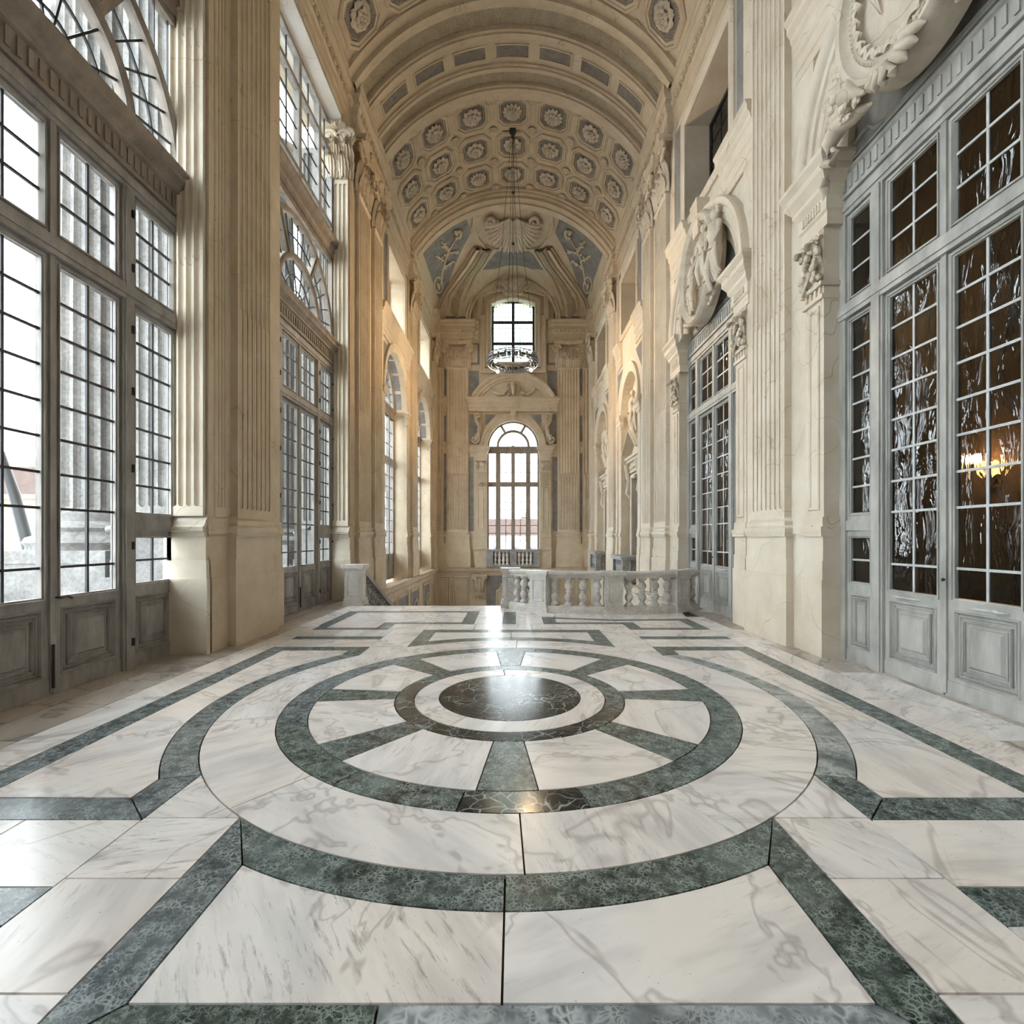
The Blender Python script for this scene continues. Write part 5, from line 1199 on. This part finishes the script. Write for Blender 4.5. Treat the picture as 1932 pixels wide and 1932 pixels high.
for s in (-1, 1):
    c_ = thing('console', 'fluted scroll bracket under the end wall ledge on the %s side' % names(s), 'bracket', (s*1.95, 28.5, 0), END)
    m = MB(); m.box(0, .3, -.42, .42, -.55, -.42)
    for k in (-.2, 0, .2): m.tube([(.24, k, -.6), (.28, k*.95, -.85), (.2, k*.8, -1.2), (.12, k*.7, -1.45)], [.09, .1, .09, .07], 8)
    m.box(0, .2, -.28, .28, -1.62, -1.45)
    for k in (-.18, 0, .18): m.ell((.12, k, -1.7), (.07, .06, .1), 6, 4)
    m.build('body', 'stucco', c_, True); m = MB(); m.tube(spiral(.34, -.62, .12, 1.4, .3), .04, 6); m.tube(spiral(-.34, -.62, .12, 1.4, .3, 0, -1), .04, 6); m.build('scroll', 'stucco', c_, True)
for c in (18.0, 20.2, 22.6, 25.6):
    fx = lambda p, q, w: (-WX+w, p+c, q); m = MB(); rframe(m, -.95, .95, -2.9, -.6, .07, .05, 0, fx); m.build('wall_panel', 'stone', wall_left)
    m = MB(); m.prism(rect(-.8, .8, -2.9, -.75), 0, .015, fx); m.build('grey_field', 'grey_plaster', wall_left)
    if c > 22: m = MB(); m.arc([(.3, .015), (.3, .09), (.4, .09), (.4, .015)], (0, -1.5), 0, 2*PI, 24, fx); m.build('ring_relief', 'relief', wall_left)
# ---------------------------------------------------------------- balustrades
def baluster_mesh(h, w, mat, seg=10):
    P = [(.50, 0), (.50, .06), (.44, .07), (.40, .10), (.30, .13), (.27, .17), (.42, .24), (.50, .31), (.44, .38), (.28, .45), (.26, .47), (.36, .49), (.36, .52), (.26, .54), (.28, .57), (.46, .66), (.50, .72), (.40, .79), (.26, .86), (.28, .89), (.42, .91), (.48, .93), (.50, .94), (.50, 1)]
    return MB().lathe([(r*w, z*h) for r, z in P], seg).mesh('baluster', mat, True)
def pedestal(parent, x, y, rz, h, w, d, mat, panel=None, name='pedestal'):
    m = MB(); m.box(-w/2-.05, w/2+.05, -d/2-.05, d/2+.05, 0, .10); m.taper(-w/2-.0, w/2, -d/2, d/2, .10, .14, -.0); m.box(-w/2-.025, w/2+.025, -d/2-.025, d/2+.025, .10, .17); m.box(-w/2, w/2, -d/2, d/2, .17, h-.13)
    m.box(-w/2-.03, w/2+.03, -d/2-.03, d/2+.03, h-.13, h-.09); m.box(-w/2-.07, w/2+.07, -d/2-.07, d/2+.07, h-.09, h)
    for f in (lambda p, q, e: (p, -d/2-e, q), lambda p, q, e: (p, d/2+e, q)): rframe(m, -w/2+.06, w/2-.06, .25, h-.2, .03, .015, 0, f)
    for f in (lambda p, q, e: (w/2+e, p, q), lambda p, q, e: (-w/2-e, p, q)): rframe(m, -d/2+.06, d/2-.06, .25, h-.2, .03, .015, 0, f)
    o = m.build(name, mat, parent, False, (x, y, 0), rz)
    MB().box(-w/2+.1, w/2-.1, -d/2-.006, d/2+.006, .29, h-.24).build('inset_panel', panel or mat, o)
    return o
BH = .94
bal = thing('balustrade', 'bowed grey marble balustrade standing at the edge of the stairwell', 'balustrade')
ctrl = [(.02, 12.05), (.30, 11.62), (.78, 11.28), (1.5, 11.10), (2.3, 11.04), (3.1, 11.10), (3.75, 11.30), (4.3, 11.62)]
def cr(pts, n=8):
    out = []
    for i in range(len(pts)-1):
        p0 = Vector(pts[max(0, i-1)]); p1 = Vector(pts[i]); p2 = Vector(pts[i+1]); p3 = Vector(pts[min(len(pts)-1, i+2)])
        for k in range(n):
            t = k/n; out.append(tuple(.5*((2*p1)+(-p0+p2)*t+(2*p0-5*p1+4*p2-p3)*t*t+(-p0+3*p1-3*p2+p3)*t**3)))
    return out+[pts[-1]]
CP = cr(ctrl)
m = MB(); m.msweep(CP, [(-.17, 0), (-.17, .09), (-.14, .13), (-.12, .16), (.12, .16), (.14, .13), (.17, .09), (.17, 0)], False, FP); m.build('foot', 'bal_marble', bal)
m = MB(); m.msweep(CP, [(-.13, BH-.14), (-.13, BH-.10), (-.17, BH-.08), (-.19, BH-.03), (-.17, BH), (.17, BH), (.19, BH-.03), (.17, BH-.08), (.13, BH-.10), (.13, BH-.14)], False, FP); m.build('hand_rail', 'bal_marble', bal)
L = [0]
for a, b in zip(CP, CP[1:]): L.append(L[-1]+(Vector(b)-Vector(a)).length)
def at(s):
    i = max(k for k in range(len(L)-1) if L[k] <= s+1e-9) if s < L[-1] else len(L)-2
    f = (s-L[i])/(L[i+1]-L[i]); a, b = Vector(CP[i]), Vector(CP[i+1]); d = b-a; p = a.lerp(b, f); return p.x, p.y, math.atan2(d.y, d.x)
def s_of_x(x): return min(((abs(at(q*.01)[0]-x), q*.01) for q in range(int(L[-1]*100))))[1]
BM = baluster_mesh(BH-.30, .20, 'bal_marble', 10)
peds = [s_of_x(.66), s_of_x(2.28), s_of_x(3.86)]
pedestal(bal, -.05, 12.12, 0, BH+.02, .36, .36, 'bal_marble')
for k, q in enumerate(peds): x, y, a = at(q); pedestal(bal, x, y, a, BH+.01, .40, .30, 'newel_marble' if k == 0 else 'bal_marble')  # first pedestal whiter: the light falling on it is put into its colour
for a, b, n in ((.12, peds[0]-.1, 3), (peds[0]+.2, peds[1]-.2, 4), (peds[1]+.2, peds[2]-.2, 4), (peds[2]+.22, L[-1], 2)):
    for k in range(n): x, y, r = at(a+(b-a)*(k+.5)/n); put('baluster', BM, bal, (x, y, .16), r)
pp = thing('leaflets', 'loose white leaflets lying on top of the balustrade by the second doors', 'papers', (0, 0, BH+.012))
for i, (x, y, r) in enumerate(((3.80, 11.33, .3), (3.95, 11.42, .8), (4.1, 11.50, .5), (3.68, 11.26, 1.2), (4.2, 11.58, .2))): MB().box(-.11, .11, -.075, .075, .004*i, .004*i+.004).build('sheet', 'paper', pp, False, (x, y, 0), r)
# newel and descending railings
nw = thing('newel_post', 'white panelled marble newel post at the head of the stair', 'newel post', (-4.0, 12.52, 0)); pedestal(nw, 0, 0, 0, 1.02, .42, .42, 'newel_marble', name='post')
BM2 = baluster_mesh(.62, .16, 'grey_marble', 10)
def stair_rail(label, x):
    t = thing('stair_railing', label, 'railing', (x, 12.75, 0)); sl = -.165/.366; L_ = 6.4
    for nm, z0, z1, w in (('hand_rail', .84, .98, .13), ('string', .02, .18, .12)):
        m = MB(); m.add([(-w, 0, z0), (w, 0, z0), (w, 0, z1), (-w, 0, z1), (-w, L_, z0+sl*L_), (w, L_, z0+sl*L_), (w, L_, z1+sl*L_), (-w, L_, z1+sl*L_)], [(0,1,2,3),(7,6,5,4),(0,4,5,1),(1,5,6,2),(2,6,7,3),(3,7,4,0)]); m.build(nm, 'grey_marble', t)
    n = 26
    for k in range(n): yy = .15+(L_-.3)*k/(n-1); put('baluster', BM2, t, (0, yy, .18+sl*yy))
stair_rail('grey marble stair railing running down along the window side wall', -4.0)
stair_rail('grey marble stair railing running down behind the balustrade end', -.05)
# balustrade of the end window
eb = thing('window_balustrade', 'grey marble balustrade at the foot of the end wall window', 'balustrade', (0, 28.3, 0))
MB().box(-1.5, 1.5, -.14, .14, .02, .16).build('foot', 'grey_marble', eb); MB().box(-1.52, 1.52, -.17, .17, .92, 1.04).build('hand_rail', 'grey_marble', eb)
for x in (-1.35, 0, 1.35): pbox('pedestal', x-.19, x+.19, -.13, .13, .16, .92, 'grey_marble', eb)
BM3 = baluster_mesh(.76, .17, 'newel_marble', 10)
for c in (-.68, .68):
    for k in range(4): put('baluster', BM3, eb, (c-.34+.227*k, 0, .16))

# ---------------------------------------------------------------- chandelier
CX_, CY_, CZ_ = 0.0, 17.8, 8.02
ch = thing('chandelier', 'ring-shaped chrome and black lattice chandelier hanging from the vault', 'chandelier', (CX_, CY_, CZ_))
def ring(r, z, t, mat='chrome', n=48): MB().tube([(r*math.cos(2*PI*i/n), r*math.sin(2*PI*i/n), z) for i in range(n+1)], t, 6).build('hoop', mat, ch, True)
for r, z, t in ((.94, .0, .014), (.94, .14, .012), (.90, -.05, .012), (.90, .24, .014), (.66, .0, .012), (.66, .2, .014), (.78, -.06, .01), (.80, .27, .01)): ring(r, z, t)
lat = MB()
for i in range(40):
    a = 2*PI*i/40; b = 2*PI*(i+1)/40; c0, s0, c1, s1 = math.cos(a), math.sin(a), math.cos(b), math.sin(b)
    lat.tube([(.94*c0, .94*s0, 0), (.92*c1, .92*s1, .22)], .008, 4); lat.tube([(.94*c1, .94*s1, 0), (.92*c0, .92*s0, .22)], .008, 4); lat.tube([(.66*c0, .66*s0, 0), (.94*c0, .94*s0, .0)], .008, 4); lat.tube([(.66*c0, .66*s0, .2), (.9*c0, .9*s0, .24)], .008, 4); lat.tube([(.66*c0, .66*s0, 0), (.66*c1, .66*s1, .2)], .008, 4)
lat.build('lattice', 'chrome', ch)
bx = boxmesh('lamp_box', .10, .12, .12, 'black_box'); dsk = MB().lathe([(0, -.03), (.055, -.03), (.07, 0), (.055, .03), (0, .03)], 10).mesh('reflector', 'chrome', True)
for i in range(20):
    a = 2*PI*(i+.5)/20; put('lamp_box', bx, ch, (.80*math.cos(a), .80*math.sin(a), .08), a)
    a2 = 2*PI*i/20; put('reflector', dsk, ch, (.84*math.cos(a2), .84*math.sin(a2), .13), (PI/2, 0, a2)); put('reflector', dsk, ch, (.88*math.cos(a2), .88*math.sin(a2), .02), (PI/2, 0, a2))
bl = MB().ell((0, 0, 0), (.06, .06, .065), 10, 6).mesh('bulb', 'bulb', True)
for a in (.55, 2.35, 3.85, 5.3):
    put('bulb', bl, ch, (.80*math.cos(a), .80*math.sin(a), -.09))
    l = bpy.data.lights.new('chandelier_lamp', 'SPOT'); l.energy = 200; l.color = (1.0, .70, .40); l.shadow_soft_size = .08; l.spot_size = 2.3; l.spot_blend = 1.0
    o = bpy.data.objects.new('chandelier_lamp', l); COL.objects.link(o); o.parent = ch; o.location = (1.0*math.cos(a), 1.0*math.sin(a), .1); o.rotation_euler = (PI/2+.15, 0, a-PI/2)
for a in (.3, 1.87, 3.44, 5.01): MB().tube([(.9*math.cos(a), .9*math.sin(a), .24), (.42*math.cos(a), .42*math.sin(a), 4.0), (.06*math.cos(a), .06*math.sin(a), 8.2)], .007, 5).build('cable', 'iron', ch)
MB().tube([(0, 0, .2), (0, 0, 8.3)], .009, 6).build('cable', 'iron', ch); MB().tube([(.05, 0, 3.6), (.05, 0, 8.3)], .006, 6).build('cable', 'iron', ch)
for z in (4.35, 6.2): MB().ell((.02, 0, z), .055, 8, 6).build('ball', 'iron', ch, True)
MB().lathe([(.0, 8.2), (.05, 8.2), (.06, 8.3), (.12, 8.36), (.13, 8.46), (.1, 8.53), (0, 8.53)], 12).build('ceiling_rose', 'iron', ch, True)
# wall lamp in the room behind the nearest doors
sc_ = thing('wall_lamp', 'glowing amber wall lamp seen through the glass of the nearest doors', 'lamp', (10.9, 11.2, 3.15))
MB().lathe([(.0, -.05), (.12, 0), (.26, .28), (.24, .28), (.0, .05)], 14).build('shade', 'lamp_glow', sc_, True); MB().box(.0, .1, -.06, .06, -.3, .05).build('bracket', 'iron', sc_)
l = bpy.data.lights.new('wall_lamp_light', 'POINT'); l.energy = 55; l.color = (1, .56, .22); l.shadow_soft_size = .1
o = bpy.data.objects.new('wall_lamp_light', l); COL.objects.link(o); o.parent = sc_; o.location = (-.35, 0, .35)
# ---------------------------------------------------------------- outside
struct(MB().box(-120, -9, -60, 140, -9.2, -9.0).box(-9, 20, 33, 140, -9.2, -9).build('ground', 'ground'), 'paved square outside')
struct(MB().box(-9.0, -5.75, -12, 36, -.9, -.12).build('balcony_floor', 'ground'), 'stone balcony floor outside the windows')
def column_parts():
    n = 24; fl = 4; rows = []
    def prof(z, R, d):
        r = []
        for i in range(n):
            for j in range(fl):
                a = 2*PI*(i+j/fl)/n; q = R-d*(math.sin(PI*j/fl) if j else 0); r.append((q*math.cos(a), q*math.sin(a), z))
        return r+[r[0]]
    m = MB(); m.grid([prof(1.95, .66, 0), prof(2.1, .66, 0), prof(2.2, .66, .055), prof(5.5, .66, .055), prof(11.2, .58, .05), prof(11.3, .58, 0), prof(11.5, .58, 0)]); sh = m.mesh('shaft', 'weathered')
    b = MB().lathe([(.0, 1.5), (.88, 1.5), (.88, 1.56), (.92, 1.62), (.88, 1.7), (.78, 1.74), (.74, 1.8), (.78, 1.86), (.74, 1.92), (.66, 1.97), (0, 1.97)], 32).mesh('base', 'weathered', True)
    p = MB().box(-.95, .95, -.95, .95, -.12, .95).box(-.9, .9, -.9, .9, .95, 1.3).box(-.92, .92, -.92, .92, 1.3, 1.5).mesh('plinth', 'weathered')
    c = MB().lathe([(.58, 11.5), (.62, 11.9), (.7, 12.4), (.95, 12.9), (1.0, 13.0), (0, 13.0)], 24)
    for k in range(8):
        a = 2*PI*k/8; c.tube([(.6*math.cos(a), .6*math.sin(a), 11.55), (.75*math.cos(a), .75*math.sin(a), 12.2), (.98*math.cos(a), .98*math.sin(a), 12.5)], [.2, .2, .08], 6)
    return {'plinth': p, 'base': b, 'shaft': sh, 'capital': c.mesh('capital', 'weathered', True)}
CPM = column_parts()
for y, lab in ((8.45, 'weathered fluted stone column outside the nearest tall window'), (14.6, 'weathered fluted stone column outside the second tall window')):
    t = thing('column', lab, 'column', (-7.15, y, 0), 0, 'giant columns outside the windows')
    for nm, me in CPM.items(): put(nm, me, t)
for y in (8.4, 14.7):
    t = thing('outer_pilaster', 'weathered outer pilaster on the outside of the pier %s' % ('after the nearest window' if y < 10 else 'after the second window'), 'pilaster', (-5.75, y, 0))
    for nm in ('plinth', 'base', 'shaft'):
        me = PP[nm][0].copy(); me.materials.clear(); me.materials.append(MAT['weathered']); put(nm, me, t, (0, 0, 0), PI).scale = (1.6, 1.5, 1)
for y, lb in ((7.4, 'nearest'), (13.5, 'second')):
    m = MB(); M2 = MB(); fluted(M2, -.70, -.06, .05, 4, 2.02, 12.4, .05, 1.9); m.v = [(p[1], -p[0], p[2]) for p in M2.v]; m.f = M2.f
    t = thing('outer_return', 'weathered fluted stone seen through the side panes of the %s tall window' % lb, 'pier', (-5.07, y, 0)); m.build('shaft', 'weathered', t)
    MB().box(-.72, .0, -.12, 0, 0, 1.1).box(-.70, .0, -.09, 0, 1.1, 1.72).build('plinth', 'weathered', t); MB().box(-.70, 0, -.11, 0, 1.72, 1.9).build('base', 'weathered', t)
pa = thing('parapet', 'stone parapet with balusters along the balcony outside', 'parapet', (-8.7, 0, -.12))
MB().box(-.22, .22, -11, 36, 0, .2).build('foot', 'weathered', pa); MB().box(-.25, .25, -11, 36, .95, 1.15).build('coping', 'weathered', pa)
BM4 = baluster_mesh(.75, .24, 'weathered', 8)
for k in range(30): put('baluster', BM4, pa, (0, 6.2+.42*k, .2))
for y in (5.4, 9.6, 14.0): pbox('pedestal', -.24, .24, y-.35, y+.35, .2, .95, 'weathered', pa)
tag(MB().tube([(-14.0, 13.4, 4.05), (-13.95, 13.75, 2.9), (-13.9, 14.2, 1.0), (-13.9, 14.4, -.2), (-13.9, 14.6, -9)], [.10, .13, .15, .16, .17], 10).build('leaning_pole', 'iron', None, True), 'dark leaning pole standing outside the nearest window', 'pole')
def building(label, x0, x1, y, d, z1, mat, cols, rows):
    t = thing('building', label, 'building', (0, y, -9))
    MB().box(x0, x1, 0, d, 0, z1+9).build('wall', mat, t); w = (x1-x0)
    m = MB(); m.prism([(x0-.4, z1+9), (x1+.4, z1+9), (x1-2, z1+11.4), (x0+2, z1+11.4)], -.5, d+.4, lambda a, b, h: (a, h, b)); rf_ = m.build('roof', 'roof_tile', t)
    for k in range(3): pbox('chimney', x0+w*(.2+.3*k)-.35, x0+w*(.2+.3*k)+.35, d*.4, d*.4+.7, z1+10.6, z1+12.6, 'facade', rf_)
    pbox('cornice', x0-.3, x1+.3, -.3, 0, z1+8.6, z1+9, 'white_plaster', t)
    for i in range(cols):
        for j in range(rows):
            cx = x0+w*(i+.5)/cols; cz = 9+z1-2.4-3.3*j
            f = put('window', boxmesh('window', 1.7, .16, 2.3, 'white_plaster'), t, (cx, -.02, cz)); put('pane', boxmesh('pane', .95, .12, 1.6, 'building_glass'), f, (0, -.04, 0))
building('ochre building with red tiled roof and chimneys across the square', -62, -38, 44, 12, 5.6, 'facade', 9, 4)
building('long pale building with red roof farther along the square', -36, -12, 62, 12, 7.5, 'white_plaster', 8, 4)
building('low pale building seen through the end window', -9, 12, 70, 12, 2.0, 'white_plaster', 8, 3)
